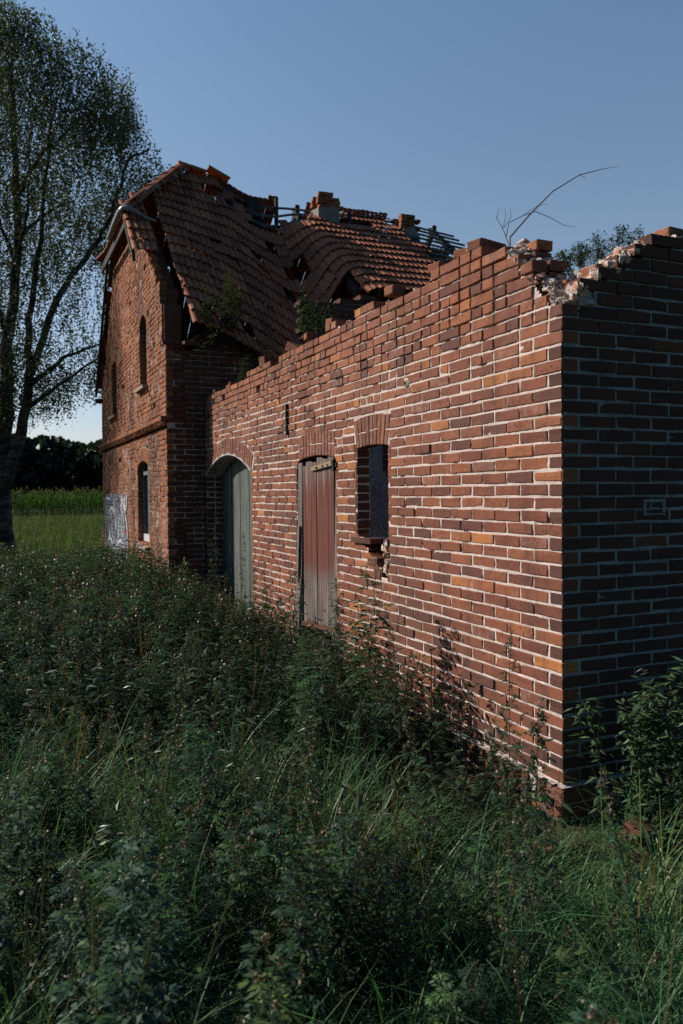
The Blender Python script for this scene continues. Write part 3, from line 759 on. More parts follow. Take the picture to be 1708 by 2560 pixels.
# gable wall core with its openings left free
for i in range(73):
    y = Y0 + i * .1 + .02; y2 = y + .1; zt = gab_top(y + .05) - .08; ivs = [[0, zt]]
    for (c, w, z0, z1) in ((10.13, .53, .95, 2.5), (9.95, .33, 3.6, 4.9), (13.35, .33, 3.45, 4.65)):
        if c - w - .1 < y + .05 < c + w + .1:
            ivs = [q for a in ivs for q in ([a[0], min(a[1], z0)], [max(a[0], z1), a[1]]) if q[1] - q[0] > .02] if ivs else ivs
    for a, b in ivs: mb.hexa([(GX + .03, y, a), (GX + .28, y, a), (GX + .28, y2, a), (GX + .03, y2, a)], [(GX + .03, y, b), (GX + .28, y, b), (GX + .28, y2, b), (GX + .03, y2, b)], 0)
mb.hexa([(-.3, Y0 + .3, 3.2), (6.7, Y0 + .3, 3.2), (6.7, Y1 - .3, 3.2), (-.3, Y1 - .3, 3.2)], [(-.3, Y0 + .3, 3.3), (6.7, Y0 + .3, 3.3), (6.7, Y1 - .3, 3.3), (-.3, Y1 - .3, 3.3)], 1)
mb.build('wall_core', [M['brick_dark'], M['dark']], house)
# fragment of a party wall standing up in front of the roof
pw = tag(empty('wall_fragment', (2.2, 7.0, 0)), 'dark broken wall piece with stepped pale bricks below the sagging roof edge', 'wall')
mb = MB(); Wf = Wall(mb, (1.10, 6.95, 0), (1, 0, 0), (0, -1, 0))
pf = lambda s: 4.60 + .13 * (vnoise(s * 3, 5, 2) - .4) + .05 * sstep(.3, .8, s)
Wf.courses(0, 3.0, 2.2, 4.9, mixed(), start=lambda k: [.0, .09, .02, .12, .05][k % 5], topf=pf, col=lambda s, z: (U(0, .35), rnd(), .3 if s < .15 else .1), jout=.008, depth=.24, tilt=.03)
Wf.mortar(.12, 3.0, 2.2, 4.6, .06, lambda s, z: .02, lambda s, z: z < pf(s) - .06)
mb.hexa([(1.25, 6.98, 0), (4.1, 6.98, 0), (4.1, 7.2, 0), (1.25, 7.2, 0)], [(1.25, 6.98, 4.4), (4.1, 6.98, 4.4), (4.1, 7.2, 4.4), (1.25, 7.2, 4.4)], 1)
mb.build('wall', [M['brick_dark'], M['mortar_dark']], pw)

# roof -----------------------------------------------------------------
CT, ST = .7214, .6925; TR = 5.42
def ridge_sag(X): return .34 * sstep(1.0, 2.0, X) + .015 * math.sin(X * 2.2)
def sag(X, t):
    k = t / TR
    low = (1.02 * max(0, (X + .15) / 2.25) ** 1.25 if X < 2.1 else 1.02 * math.exp(-((X - 2.1) / .5) ** 2)) + .10 * sstep(.3, 1.5, X)
    s = ridge_sag(X) * k + low * max(0, 1 - k) ** .85
    s -= .62 * sstep(2.1, 3.0, X) * (1 - k)
    return s
def RP(X, t, h=0):
    """point on the front slope, h = height along the slope's normal"""
    return Vector((X + .01 * math.sin(t * 3), 7.85 + t * CT - h * ST, 4.30 + t * ST + h * CT - sag(X, t)))
roof = empty('roof', (0, 0, 0)); roof.parent = house; roof.location = -house.location
def tile_ok(X, t):
    Y = 7.85 + t * CT
    if Y > 10.2 and X < -.9 + 1.45 * (Y - 10.2) / 1.5: return False
    if X < -.22:
        if t < 1.95: return False
        if -.46 < X and t < 3.0: return False
        if X > -.62 and X > -.46 and t < 4: return False
    if -.22 < X < .0 and 2.2 < t < 3.1 and rnd() < .4: return False
    n = vnoise(X * 2.3, t * 2.1, 21)
    lo = 0 if X < 1.9 else (.5 if X < 2.1 else (1.0 if X < 2.4 else (1.45 if X < 2.95 else .75)))
    if t < lo + (n - .5) * .25: return False
    if t < .5 and X < .9 and n > .62: return False
    if 1.22 < X < 2.95 and t > 4.35 + (n - .5) * .35: return False
    if .9 < X <= 1.3 and 4.5 < t < 4.95: return False
    if 2.9 <= X < 3.66 and t > 4.25 and not (X < 3.25 and t < 4.5): return False
    if 1.9 < X < 2.4 and t > .6 and vnoise(X * 4, t * 2.6, 23) > .66: return False
    if X > 3.66 and 4.2 < t < 4.5 and X < 4.3: return False
    if X > 4.75 + .45 * (1 - t / 5.4) + (n - .5) * .45: return False
    if X > .2 and t > 1 and _h(int(X * 5), int(t * 3), 5) > .994: return False
    return True
def tiles(mb, RPf, okf, X0, X1, T1, m=0):
    TW, TE = .205, .335; j = 0
    prof = [(0, .0), (.10, .024), (.24, .031), (.38, .022), (.48, .0), (.60, .024), (.74, .031), (.88, .022), (1.0, .0)]
    t = 0.0
    while t < T1:
        i = 0; X = X0
        while X < X1:
            if okf(X + TW / 2, t + .1):
                brk = (.15 if X > 2.2 else 0) + .05 * (vnoise(X * 4.7, 1.5, 71) - .5)
                c = (min(1, max(0, .5 + .28 * NP.standard_normal())), rnd(), rnd())
                lift0, lift1 = .040 + U(0, .012), .006; dx = U(-.006, .006); dt = U(-.016, .016) + brk; te = TE + .05; yaw = U(-.02, .02)
                if rnd() < .035: dt -= U(.04, .12); yaw *= 5; lift0 += .02
                a = mb.add([RPf(X + u * TW + dx, t + dt + yaw * u, h + lift0) for u, h in prof])
                b = mb.add([RPf(X + u * TW + dx + yaw * .3, min(t + dt + te + yaw * u, T1 + .05), h + lift1) for u, h in prof])
                e = mb.add([RPf(X + u * TW + dx, t + dt + yaw * u, h + lift0 - .016) for u, h in prof])
                for q in range(len(prof) - 1):
                    mb.face((a + q, a + q + 1, b + q + 1, b + q), m, c); mb.face((e + q, e + q + 1, a + q + 1, a + q), m, c)
                mb.face((a, b, e), m, c); mb.face((a + 8, e + 8, b + 8), m, c)
            X += TW
        t += TE
mb = MB(); tiles(mb, RP, tile_ok, -.82, 5.7, 5.3)
mb.build('roof_tiles', M['tile'], roof).location = (0, 0, 0)
# the back slope, the half hip
mb = MB()
BP = lambda X, t, h=0: Vector((X, 15.65 - t * CT + h * ST, 4.30 + t * ST + h * CT - ridge_sag(X) * t / TR))
def back_ok(X, t):
    Y = 15.65 - t * CT
    if Y < 13.25 and X < -.9 + 1.45 * (13.25 - Y) / 1.5: return False
    if 2.55 < X < 3.05 and t > 4.55: return False
    if 3.7 < X < 3.95 and t > 4.5: return False
    if X > 5.0 and t > 4.6: return False
    return True
tiles(mb, BP, back_ok, -.615, 6.6, 5.4)
mb.build('roof_tiles', M['tile'], roof).location = (0, 0, 0)
mb = MB()
HPf = lambda Yv, t, h=0: Vector((-.80 + t * .66 - h * .71, Yv, 6.62 + t * .714 + h * .70))
tiles(mb, HPf, lambda Yv, t: abs(Yv - 11.74) < 1.6 - t * .76, 10.15, 13.35, 2.0)
mb.build('roof_tiles', M['tile'], roof).location = (0, 0, 0)
# ridge and hip cover tiles
mb = MB()
def ridge_run(p0, p1, n, skip=lambda k: False):
    p0, p1 = Vector(p0), Vector(p1); d = (p1 - p0) / n; side = d.cross(Vector((0, 0, 1))).normalized(); up = side.cross(d).normalized()
    for k in range(n):
        if skip(k): continue
        a0 = p0 + d * k + up * U(-.01, .02); a1 = a0 + d * 1.12; c = (U(.2, .8), rnd(), rnd())
        A = mb.add([a0 + side * .115 * math.cos(q) + up * (.10 * math.sin(q) - .02) for q in [math.pi * w / 6 for w in range(7)]])
        B = mb.add([a1 + side * .095 * math.cos(q) + up * (.08 * math.sin(q) - .03) for q in [math.pi * w / 6 for w in range(7)]])
        for q in range(6): mb.face((A + q, A + q + 1, B + q + 1, B + q), 0, c)
        mb.face(tuple(A + q for q in range(7)), 0, c)
ridge_run((-.82, 10.12, 6.62), (.52, 11.72, 8.13), 7)
ridge_run((-.82, 13.36, 6.62), (.52, 11.76, 8.13), 7)
ridge_run((.45, 11.74, 8.14), (.98, 11.74, 8.10), 2); ridge_run((1.03, 11.74, 8.16), (1.42, 11.74, 8.03), 1)
mb.build('ridge_tile', M['tile'], roof).location = (0, 0, 0)
# battens and rafters
for t in (2.35, 2.68, 3.0, 3.34, 3.67, 4.0, 4.34, 4.66, 4.97, 5.25):
    mb = MB(); pts = []
    x = 1.1 if t > 4.1 else 4.9
    xe = 6.75 if t > 2.6 else 5.9
    while x <= xe: pts.append(RP(x, t - .04 * max(0, x - 5.2) ** 1.6, -.02) + Vector((0, 0, -.06 * max(0, x - 5.3)))); x += .3
    for a, b in zip(pts, pts[1:]):
        d = Vector((0, .016, .012)); e = Vector((0, -.012, .014))
        mb.hexa([a - d - e, b - d - e, b + d - e, a + d - e], [a - d + e, b - d + e, b + d + e, a + d + e], 0)
    mb.build('batten', M['frame_grey'], roof).location = (0, 0, 0)
for X in (.62, 1.44, 2.02, 2.86, 3.72, 4.5, 5.25, 6.05):
    for F in (RP, BP):
        mb = MB(); pts = [F(X, (1.2 if X > 1.4 else .1) + k * .33, -.12) for k in range(13 if X > 1.4 else 16)] + [F(X, TR, -.12)]
        w = Vector((.045, 0, 0)); d = Vector((0, 0, .07))
        A = [mb.add([p - w - d, p + w - d, p + w + d, p - w + d]) for p in pts]
        for u, v in zip(A, A[1:]):
            for q in range(4): mb.face((u + q, u + (q + 1) % 4, v + (q + 1) % 4, v + q))
        mb.face((A[0] + 3, A[0] + 2, A[0] + 1, A[0])); mb.face((A[-1], A[-1] + 1, A[-1] + 2, A[-1] + 3))
        mb.build('rafter', M['wood_dark'], roof).location = (0, 0, 0)
for c_, d_, rz in (((1.9, 11.6, 7.45), (.3, .05, .45), .3), ((2.35, 11.5, 7.4), (.06, .06, .6), .2), ((3.85, 11.3, 7.2), (.07, .07, .7), 0)):
    mb = MB(); mb.box(c_, d_, rz, 0); mb.build('strut', M['wood_dark'], roof).location = (0, 0, 0)
# dangling broken tiles in the hole
for k in range(9):
    mb = MB()
    X, t = [(1.5, 4.75), (1.62, 4.6), (1.35, 5.0), (2.3, 4.45), (2.4, 4.6), (3.0, 4.4), (5.3, 2.3), (5.45, 2.9), (1.45, 4.45)][k]
    p = RP(X, t, .02); mb.box(tuple(p), (.2, .3, .02), U(-.5, .5), 0, (rnd(), rnd(), rnd()), .004, R=Matrix.Rotation(U(.5, .9), 3, 'X') @ Matrix.Rotation(U(-.3, .3), 3, 'Z'))
    mb.build('slipped_tile', M['tile'], roof).location = (0, 0, 0)
# eaves debris on the wall head
mb = MB()
for k in range(46):
    x = U(-.5, 1.5); mb.box((x, Y0 + U(-.03, .12), ftop(x + .56) + U(.0, .09)), (U(.08, .22), U(.06, .12), U(.02, .07)), U(0, 3), 0, (rnd() * .8, rnd(), 0), .008)
for x in (-.5, -.2): mb.box((x, Y0 - .05, 4.06), (.22, .14, .05), U(-.3, .3), 0, (.3, .5, .8), .01)
mb.build('debris', M['brick_dark'], house)
# verge boards and gutter
mb = MB()
def board(a, b, w=.10, th=.025):
    a, b = Vector(a), Vector(b); d = Vector((0, 0, w)); e = Vector((th, 0, 0))
    mb.hexa([a - e - d, a + e - d, b + e - d, b - e - d], [a - e, a + e, b + e, b - e], 0)
board((-.66, 13.35, 6.60), (-.66, 15.6, 4.22))
board((-.80, 10.15, 6.56), (-.80, 9.25, 5.62)); board((-.76, 10.1, 6.52), (-.76, 13.4, 6.52), .14, .02)
mb.hexa([(-.68, 15.3, 3.98), (-.5, 15.3, 3.98), (-.5, 15.6, 3.98), (-.68, 15.6, 3.98)], [(-.68, 15.3, 4.06), (-.5, 15.3, 4.06), (-.5, 15.6, 4.06), (-.68, 15.6, 4.06)], 0)
mb.build('verge_board', M['wood_dark'], house)
mb = MB()
mb.tube([(-.52, 10.02, 6.50), (-.70, 9.98, 6.58), (-.82, 10.02, 6.62), (-.86, 10.2, 6.61), (-.87, 10.8, 6.585), (-.87, 11.6, 6.56)], [.034, .038, .042, .042, .042, .040], 10, 0)
mb.tube([(-.52, 10.02, 6.50), (-.3, 10.04, 6.45)], .026, 8, 0)
mb.build('gutter', M['zinc'], house, smooth=True)
mb = MB()
for k in range(9): lump(mb, (-.55 + k * .14, 10.35 + k * .155 + U(-.03, .03), 6.93 + k * .135), U(.05, .08), 0, (0, 0, 0), (1.1, 1.1, .7))
mb.build('mortar_bedding', M['render_grey'], house)
# chimneys
def chimney(x0, x1, zt, seed):
    random.seed(seed)
    mb = MB(); xm = (x0 + x1) / 2; y0, y1 = 11.15, 11.62
    mb.hexa([(x0, y0, 6.2), (x1, y0, 6.2), (x1, y1, 6.2), (x0, y1, 6.2)], [(x0 + .01, y0, zt - .34), (x1 - .02, y0, zt - .30), (x1, y1, zt - .3), (x0, y1, zt - .3)], 0)
    lump(mb, (xm + .05, y0 + .05, zt - .45), .26, 0, (.5, .5, .5), (1, .5, .9))
    ch = mb.build('chimney', M['render_grey'], house)
    mb = MB()
    for k in range(4):
        z = zt - .32 + k * .075; x = x0 + U(0, .04)
        while x < x1:
            w = U(.1, .2); tall = (x < x0 + .24 and k < 4) or k < 2 or (x > x1 - .25 and k < 3)
            if tall:
                for yy in (y0 + .06, y1 - .1): mb.box((x + w / 2, yy + U(-.02, .02), z + .035), (w, .12, .066), U(-.12, .12), 0, (U(.3, .9), rnd(), .2), .008)
            x += w + .012
    cap = mb.build('chimney_cap', M['brick_house'], ch); cap.location = (0, 0, 0)
chimney(3.10, 3.58, 7.86, 5); chimney(4.95, 5.28, 7.66, 9)
random.seed(99)
# graffiti: thin paint skin on the gable with white outline strokes
mb = MB(); gy0, gy1, gz0, gz1 = 11.75, 15.05, .35, 1.88
z = gz0; r = 0
while z < gz1:
    y = gy0 + (0 if r % 2 else .13)
    while y < gy1:
        u, v = (y - (gy0 + gy1) / 2) / 1.62, (z - 1.12) / .80
        if abs(u) ** 5 + abs(v) ** 5 < 1 + .9 * (vnoise(y * 2.2, z * 3.5, 9) - .55) and vnoise(y * 5, z * 8, 14) < .84:
            mb.poly([(GX - .012 + U(-.001, .001), y, z), (GX - .012, y, z + .066), (GX - .012, y + .25, z + .066), (GX - .012, y + .25, z)], 0)
        y += .262
    z += PITCH; r += 1
gr = mb.build('graffiti', M['graffiti'], house)
mb = MB()
def stroke(pts, w=.035):
    for a, b in zip(pts, pts[1:]):
        d = Vector((b[0] - a[0], b[1] - a[1])); L = d.length or 1; n = Vector((-d.y, d.x)) / L * w * U(.8, 1.2) / 1
        mb.poly([(GX - .016, a[0] - n.x, a[1] - n.y), (GX - .016, a[0] + n.x, a[1] + n.y), (GX - .016, b[0] + n.x, b[1] + n.y), (GX - .016, b[0] - n.x, b[1] - n.y)], 0)
def arc(c, r, a0, a1, k=10): return [(c[0] + r[0] * math.cos(a0 + (a1 - a0) * i / k), c[1] + r[1] * math.sin(a0 + (a1 - a0) * i / k)) for i in range(k + 1)]
stroke([(11.9, .5), (11.82, 1.2), (12.0, 1.5), (12.15, 1.84)], .04); stroke([(14.9, .5), (14.98, 1.3), (14.8, 1.8), (14.1, 1.78), (13.9, 1.88)], .035); stroke([(12.5, 1.1), (12.45, 1.7), (12.9, 1.5), (12.95, 1.0)], .03)
stroke(arc((12.7, .72), (.42, .24), 0, math.pi), .035); stroke(arc((14.2, .72), (.42, .22), 0, math.pi), .035)
stroke([(12.3, .72), (12.35, .38)]); stroke([(13.12, .72), (13.1, .4)]); stroke([(13.8, .7), (13.8, .42)])
stroke(arc((12.6, 1.3), (.35, .3), .5, 4.2), .03); stroke(arc((13.9, 1.25), (.5, .35), -1, 3.2), .03)
stroke([(11.8, 1.86), (12.0, 1.5), (12.5, 1.85)]); stroke([(13.2, 1.8), (13.3, 1.1), (13.6, 1.75)])
q = mb.build('outline', M['paint_white'], gr); q.location = (0, 0, 0)

# ================================================================== FOLIAGE BUILDER (numpy, quads only)
class Fol:
    def __init__(s): s.V = []; s.C = []
    def quad(s, a, b, c, d, col): s.V.append((a, b, c, d)); s.C.append(col)
    def arr(s): return np.array(s.V, dtype=np.float32), np.array(s.C, dtype=np.float32)
def v3(x, y, z): return Vector((x, y, z))
def ribbon(F, p, dirv, L, w, droop, col, segs=3, side=None):
    d = dirv.normalized(); side = side or d.cross(Vector((0, 0, 1)))
    if side.length < 1e-3: side = Vector((1, 0, 0))
    side.normalize(); a = p.copy(); wa = w
    for k in range(segs):
        d2 = (d + Vector((0, 0, -droop))).normalized(); b = a + d2 * (L / segs); wb = w * (1 - ((k + 1) / segs) ** 1.6) + .0003
        F.quad(a - side * wa / 2, a + side * wa / 2, b + side * wb / 2, b - side * wb / 2, col)
        a, wa, d = b, wb, d2
    return a, d
def lobe(F, p, d, L, w, nrm, col):
    s_ = d.cross(nrm).normalized() * w / 2; m = p + d * L * .5 + nrm * L * .06
    F.quad(p, m + s_, p + d * L - nrm * L * .12, m - s_, col)
def jc(c, k=.2):
    f = 1 + U(-k, k); return (c[0] * f * (1 + U(-.08, .08)), c[1] * f, c[2] * f * (1 + U(-.1, .1)))
GREEN = (.036, .080, .046); GREEN2 = (.062, .135, .046); TOPC = (.105, .074, .055); STEM = (.045, .036, .026)
def mug_leaf(F, p, az, L, lod, col):
    d = Vector((math.cos(az), math.sin(az), U(.05, .55))).normalized(); side = d.cross(Vector((0, 0, 1))).normalized(); nrm = side.cross(d).normalized()
    q = p.copy(); n = 4 if lod == 0 else (2 if lod == 1 else 1); dr = U(.12, .35)
    for k in range(n):
        d2 = (d + Vector((0, 0, -dr))).normalized(); nx = q + d2 * L / n
        for sg in (-1, 1):
            ld = (d2 * .75 + side * sg * U(.6, .95) + Vector((0, 0, U(-.15, .15)))).normalized()
            lobe(F, q + d2 * L / n * .5, ld, L * (.62 - .10 * k) * U(.8, 1.15), L * .17 * (1.5 if lod else 1), nrm, jc(col))
        q, d = nx, d2
    lobe(F, q - d * L * .3, d, L * .55, L * .2, nrm, jc(col))
def mugwort(h, lod, seed, flower=1.0, width=1.0):
    random.seed(seed); F = Fol(); n = int(16 * h) if lod else 18
    lean = Vector((U(-.10, .10), U(-.10, .10), 1)).normalized(); p = Vector((0, 0, 0)); az = U(0, 6); pts = [p.copy()]
    for k in range(n):
        lean = (lean + Vector((U(-.04, .04), U(-.04, .04), .02))).normalized(); q = p + lean * h / n; pts.append(q)
        w = .007 * (1 - .6 * k / n)
        for ax in (Vector((w, 0, 0)), Vector((0, w, 0))): F.quad(p - ax / 2, p + ax / 2, q + ax / 2, q - ax / 2, STEM)
        f = k / n
        az += 2.4
        if f < .8:
            for r_ in range(2 if lod == 0 else 1):
                mug_leaf(F, p, az + r_ * 3 + U(-.4, .4), U(.09, .155) * (1.15 - .55 * f) * width * (1.4 if lod == 2 else 1), lod, GREEN if rnd() < .8 else GREEN2)
        if f > .18:     # side branches
            bl = (.30 if f < .6 else .22) * (1.15 - f) * 1.35 * width * U(.7, 1.2) * min(1.2, h)
            bd = Vector((math.cos(az + 1), math.sin(az + 1), U(.9, 1.7))).normalized(); bp = p.copy(); m = 7 if lod == 0 else (4 if lod == 1 else 3)
            for b in range(m):
                bd = (bd + Vector((U(-.12, .12), U(-.12, .12), .06))).normalized(); bq = bp + bd * bl / m
                if lod < 2: F.quad(bp - v3(.0015, 0, 0), bp + v3(.0015, 0, 0), bq + v3(.001, 0, 0), bq - v3(.001, 0, 0), STEM)
                if b < m * .55 or flower < .3: mug_leaf(F, bp, az + 1 + U(-1.5, 1.5), U(.045, .085) * width * (1.5 if lod == 2 else 1), max(1, lod), GREEN if rnd() < .75 else GREEN2)
                else:
                    for _ in range(int((10 if lod == 0 else 4) * flower)):
                        e = bq + Vector((U(-.012, .012), U(-.012, .012), U(-.02, .015))); r = U(.0035, .006) * (1 if lod == 0 else 1.9)
                        ax = Vector((U(-1, 1), U(-1, 1), U(-1, 1))).normalized(); bx = ax.cross(Vector((U(-1, 1), U(-1, 1), U(-1, 1)))).normalized()
                        F.quad(e - ax * r, e + bx * r, e + ax * r, e - bx * r, jc(TOPC if rnd() < .7 else GREEN2, .35))
                bp = bq
        p = q
    for _ in range(int(26 * flower) if lod < 2 else int(8 * flower)):      # terminal spike
        e = p + lean * U(-.14, .03) + Vector((U(-.012, .012), U(-.012, .012), 0)); r = U(.004, .007) * (1 if lod == 0 else 1.8)
        ax = Vector((U(-1, 1), U(-1, 1), U(-1, 1))).normalized(); bx = ax.cross(Vector((U(-1, 1), U(-1, 1), U(-1, 1)))).normalized()
        F.quad(e - ax * r, e + bx * r, e + ax * r, e - bx * r, jc(TOPC, .35))
    return F.arr()
def grass_tuft(h, n, seed, w=.006, col=(.050, .088, .024), spread=.10, segs=4):
    random.seed(seed); F = Fol()
    for _ in range(n):
        az = U(0, 6.28); p = Vector((U(-spread, spread), U(-spread, spread), 0)); L = h * U(.6, 1.25)
        d = Vector((math.cos(az) * U(.1, .55), math.sin(az) * U(.1, .55), 1)); c = jc(col, .3)
        if rnd() < .08: c = (.17, .14, .075)
        ribbon(F, p, d, L, w * U(.5, 1.2), U(.2, 1.0), c, segs)
    return F.arr()
def broad(h, n, seed, L=.05, col=(.040, .075, .028), spread=.15, ratio=.55):
    random.seed(seed); F = Fol()
    for st in range(max(3, n // 14)):
        az = U(0, 6.28); p = Vector((0, 0, 0)); d = Vector((math.cos(az) * spread * 3, math.sin(az) * spread * 3, h * U(.7, 1.1)));
        lead = d.normalized(); m = 12
        for k in range(m):
            q = p + (lead * d.length + Vector((U(-.02, .02), U(-.02, .02), 0))) / m; w = .002
            F.quad(p - v3(w, 0, 0), p + v3(w, 0, 0), q + v3(w, 0, 0), q - v3(w, 0, 0), STEM)
            for r_ in range(2):
                a2 = U(0, 6.28); ld = Vector((math.cos(a2), math.sin(a2), U(-.5, .5))).normalized(); s_ = ld.cross(Vector((0, 0, 1))).normalized(); nn = s_.cross(ld)
                if k > 1:
                    LL = L * U(.6, 1.3); base = q + ld * LL * .3; c = jc(col, .3); t_ = base + ld * LL; mm = base + ld * LL * .45 + nn * LL * .08
                    F.quad(base, base + ld * LL * .35 + s_ * LL * ratio / 2, t_, mm, c); F.quad(base, mm, t_, base + ld * LL * .35 - s_ * LL * ratio / 2, c)
            p = q
    return F.arr()
def mesh_from(Vq, Cq, name, material, parent=None):
    n = len(Vq); me = bpy.data.meshes.new(name)
    me.vertices.add(n * 4); me.vertices.foreach_set('co', Vq.reshape(-1).astype(np.float32))
    me.loops.add(n * 4); me.loops.foreach_set('vertex_index', np.arange(n * 4, dtype=np.int32))
    me.polygons.add(n); me.polygons.foreach_set('loop_start', np.arange(0, n * 4, 4, dtype=np.int32))
    me.materials.append(material); me.update(calc_edges=True)
    at = me.attributes.new('col', 'FLOAT_COLOR', 'FACE')
    at.data.foreach_set('color', np.concatenate([Cq, np.ones((n, 1), np.float32)], 1).astype(np.float32).ravel())
    o = bpy.data.objects.new(name, me); COL.objects.link(o)
    if parent: o.parent = parent
    return o
def place(arr, items):
    """items: (x, y, z, rotz, scale, tilt, tiltaz, bright)"""
    V, C = arr; VO, CO = [], []
    for (x, y, z, rz, sc, ti, ta, br) in items:
        Rm = (Matrix.Rotation(ta, 3, 'Z') @ Matrix.Rotation(ti, 3, 'X') @ Matrix.Rotation(rz - ta, 3, 'Z'))
        R_ = np.array(Rm, dtype=np.float32) * sc; hs = random.choice(((1, 1.0), (.9, 1.05), (1.15, .8), (1.0, 1.15), (.85, 1.0), (1.3, .85)))
        VO.append(V @ R_.T + np.array((x, y, z), np.float32)); CO.append(C * np.array((br * hs[0], br, br * hs[1]), np.float32))
    return VO, CO
def gz(x, y):
    return .05 * (vnoise(x * .8 + 5, y * .8, 31) - .5) - .10 * sstep(1.2, -1.2, y) * 0 + 0.0

# ground ---------------------------------------------------------------
mb = MB()
xs = sorted(set([-400, -150, -60, -25] + [-12 + i * .5 for i in range(45)] + [20, 60, 150, 400])); ys = sorted(set([-60, -20] + [-8 + i * .5 for i in range(70)] + [35, 50, 80, 140, 250, 600]))
for i, x in enumerate(xs):
    for y in ys: mb.add([(x, y, gz(x, y) if abs(x) < 15 and y < 28 else 0)])
ny = len(ys)
for i in range(len(xs) - 1):
    for k in range(ny - 1): mb.face((i * ny + k, (i + 1) * ny + k, (i + 1) * ny + k + 1, i * ny + k + 1), 0)
g_ = mb.build('ground', M['ground'], smooth=True); tag(g_, 'rough earth and meadow ground stretching to the field', None, None, 'structure')

# weeds: the mass ---------------------------------------------------------
NEARP = [mugwort(U(.75, 1.0), 0, 100 + i, [1, .8, 1.2, .5, .0, .9][i]) for i in range(6)]
MIDP = [mugwort(U(.8, 1.05), 1, 200 + i, [1, .7, .5, 1.2, .2][i]) for i in range(5)]
FARP = [mugwort(U(.8, 1.0), 2, 300 + i, .8) for i in range(4)]
GR = [grass_tuft(.48, 46, 400 + i, .0065, [(.044, .100, .048), (.050, .112, .050), (.040, .088, .046), (.070, .112, .052)][i]) for i in range(4)]
TALL = [grass_tuft(.80, 70, 450 + i, .0085, (.095, .205, .095), .10, 6) for i in range(3)]
LOWB = [broad(.30, 44, 500 + i, .04, (.045, .085, .034), .08) for i in range(3)] + [broad(.62, 60, 510 + i, .07, (.040, .078, .034), .06, .42) for i in range(2)]
def stalks(seed):
    random.seed(seed); F = Fol()
    for _ in range(3):
        p = v3(U(-.1, .1), U(-.1, .1), 0); d = Vector((U(-.25, .25), U(-.25, .25), 1)).normalized(); h = U(.6, 1.05); c = jc((.17, .125, .075), .3)
        for k in range(6):
            d = (d + Vector((U(-.06, .06), U(-.06, .06), 0))).normalized(); q = p + d * h / 6; w = .0022
            F.quad(p - v3(w, 0, 0), p + v3(w, 0, 0), q + v3(w, 0, 0), q - v3(w, 0, 0), c); F.quad(p - v3(0, w, 0), p + v3(0, w, 0), q + v3(0, w, 0), q - v3(0, w, 0), c); p = q
            if k > 2:
                for _q in range(9):
                    e = p + d * U(-.1, 0) + Vector((U(-.014, .014), U(-.014, .014), 0)); r = U(.004, .008); ax = Vector((U(-1, 1), U(-1, 1), U(-1, 1))).normalized(); bx = ax.cross(Vector((U(-1, 1), U(-1, 1), U(-1, 1)))).normalized(); F.quad(e - ax * r, e + bx * r, e + ax * r, e - bx * r, jc((.15, .105, .07), .4))
    return F.arr()
SK = [stalks(540 + i) for i in range(4)]
random.seed(4242)
def want(x, y):
    """height of the weeds at a spot, 0 to 1"""
    dw = -x
    if y > -.05 and x > -.10: return None
    if y <= -.05 and x > -.1 and y > -.12: return None
    if y < -.05 and math.hypot(x + 2.9, y + 3.56) < 1.15: return None
    h = .50 + .40 * sstep(2.0, 4.5, y) * sstep(.3, 1.0, dw)
    if y > 7.5 and x < -.7: h = max(h, .78)
    h += .22 * (vnoise(x * .9, y * .9, 41) - .5) + .14 * (vnoise(x * 2.6, y * 2.6, 42) - .5)
    if x > -.5 and y > 0: h = min(h, .34 + .35 * sstep(.1, .5, dw) + .05 * sstep(3, 6, y)) * (.75 + .5 * vnoise(y * 1.9, x, 47))
    if y < .9 and x > -.75: h = min(h, .16 + .22 * sstep(.15, .75, dw))
    if y < 1.5 and x < -.55: h = .34 + .30 * sstep(.42, .6, vnoise(x * 1.0 + 3, y * 1.0, 44)) + .1 * rnd()
    if y > 11.5: h *= 1 - .65 * sstep(11.5, 14, y)
    return max(.16, h)
def dist(x, y): return math.hypot(x + 2.9, y + 3.56)
items = {}
def put(key, it): items.setdefault(key, []).append(it)
def scatter(n, x0, x1, y0, y1, fn):
    for _ in range(n): x, y = U(x0, x1), U(y0, y1); fn(x, y)
def mug(x, y):
    h = want(x, y)
    if h is None or (x > -.66 and y > 8): return
    d = dist(x, y); n = vnoise(x * 1.0 + 3, y * 1.0, 44)
    if y < 2.2 and n < .42 and rnd() < .75: return
    if y < 1.0 and vnoise(x * 1.6 + 9, y * 1.3, 53) > .58 and rnd() < .7: return
    if x > -1.15 - .3 * rnd() and y < -.3 and rnd() < .93: return
    if x > -.35 and y > 0 and rnd() < .3: return
    if h < .33: return
    key = ('n', random.randrange(6)) if d < 5.5 else (('m', random.randrange(5)) if d < 10.5 else ('f', random.randrange(4)))
    hh = h * U(.75, 1.2) * (1 if y > 1.5 else 1.1)
    put(key, (x, y, gz(x, y) - .03, U(0, 6.28), max(.5, hh / .9), U(0, .2), U(0, 6.28), U(.55, 1.35)))
scatter(310, -3.4, .0, -2.9, 2.2, mug); scatter(170, -.6, -.06, .9, 8.0, mug); scatter(1250, -3.5, -.05, 2.0, 9, mug); scatter(130, -2.8, -.5, .3, 2.6, mug); scatter(800, -4.2, -.65, 9, 16, mug)
scatter(170, .0, 2.6, -2.8, -.5, lambda x, y: mug(x, y) if rnd() < .35 else None)
scatter(560, -8, -3.4, -2.2, 15, mug); scatter(500, -8, -3.4, -2.5, 12, lambda x, y: put(('g', random.randrange(4)), (x, y, gz(x, y), U(0, 6.28), U(.7, 1.1), U(0, .2), U(0, 6.28), U(.9, 1.5))))
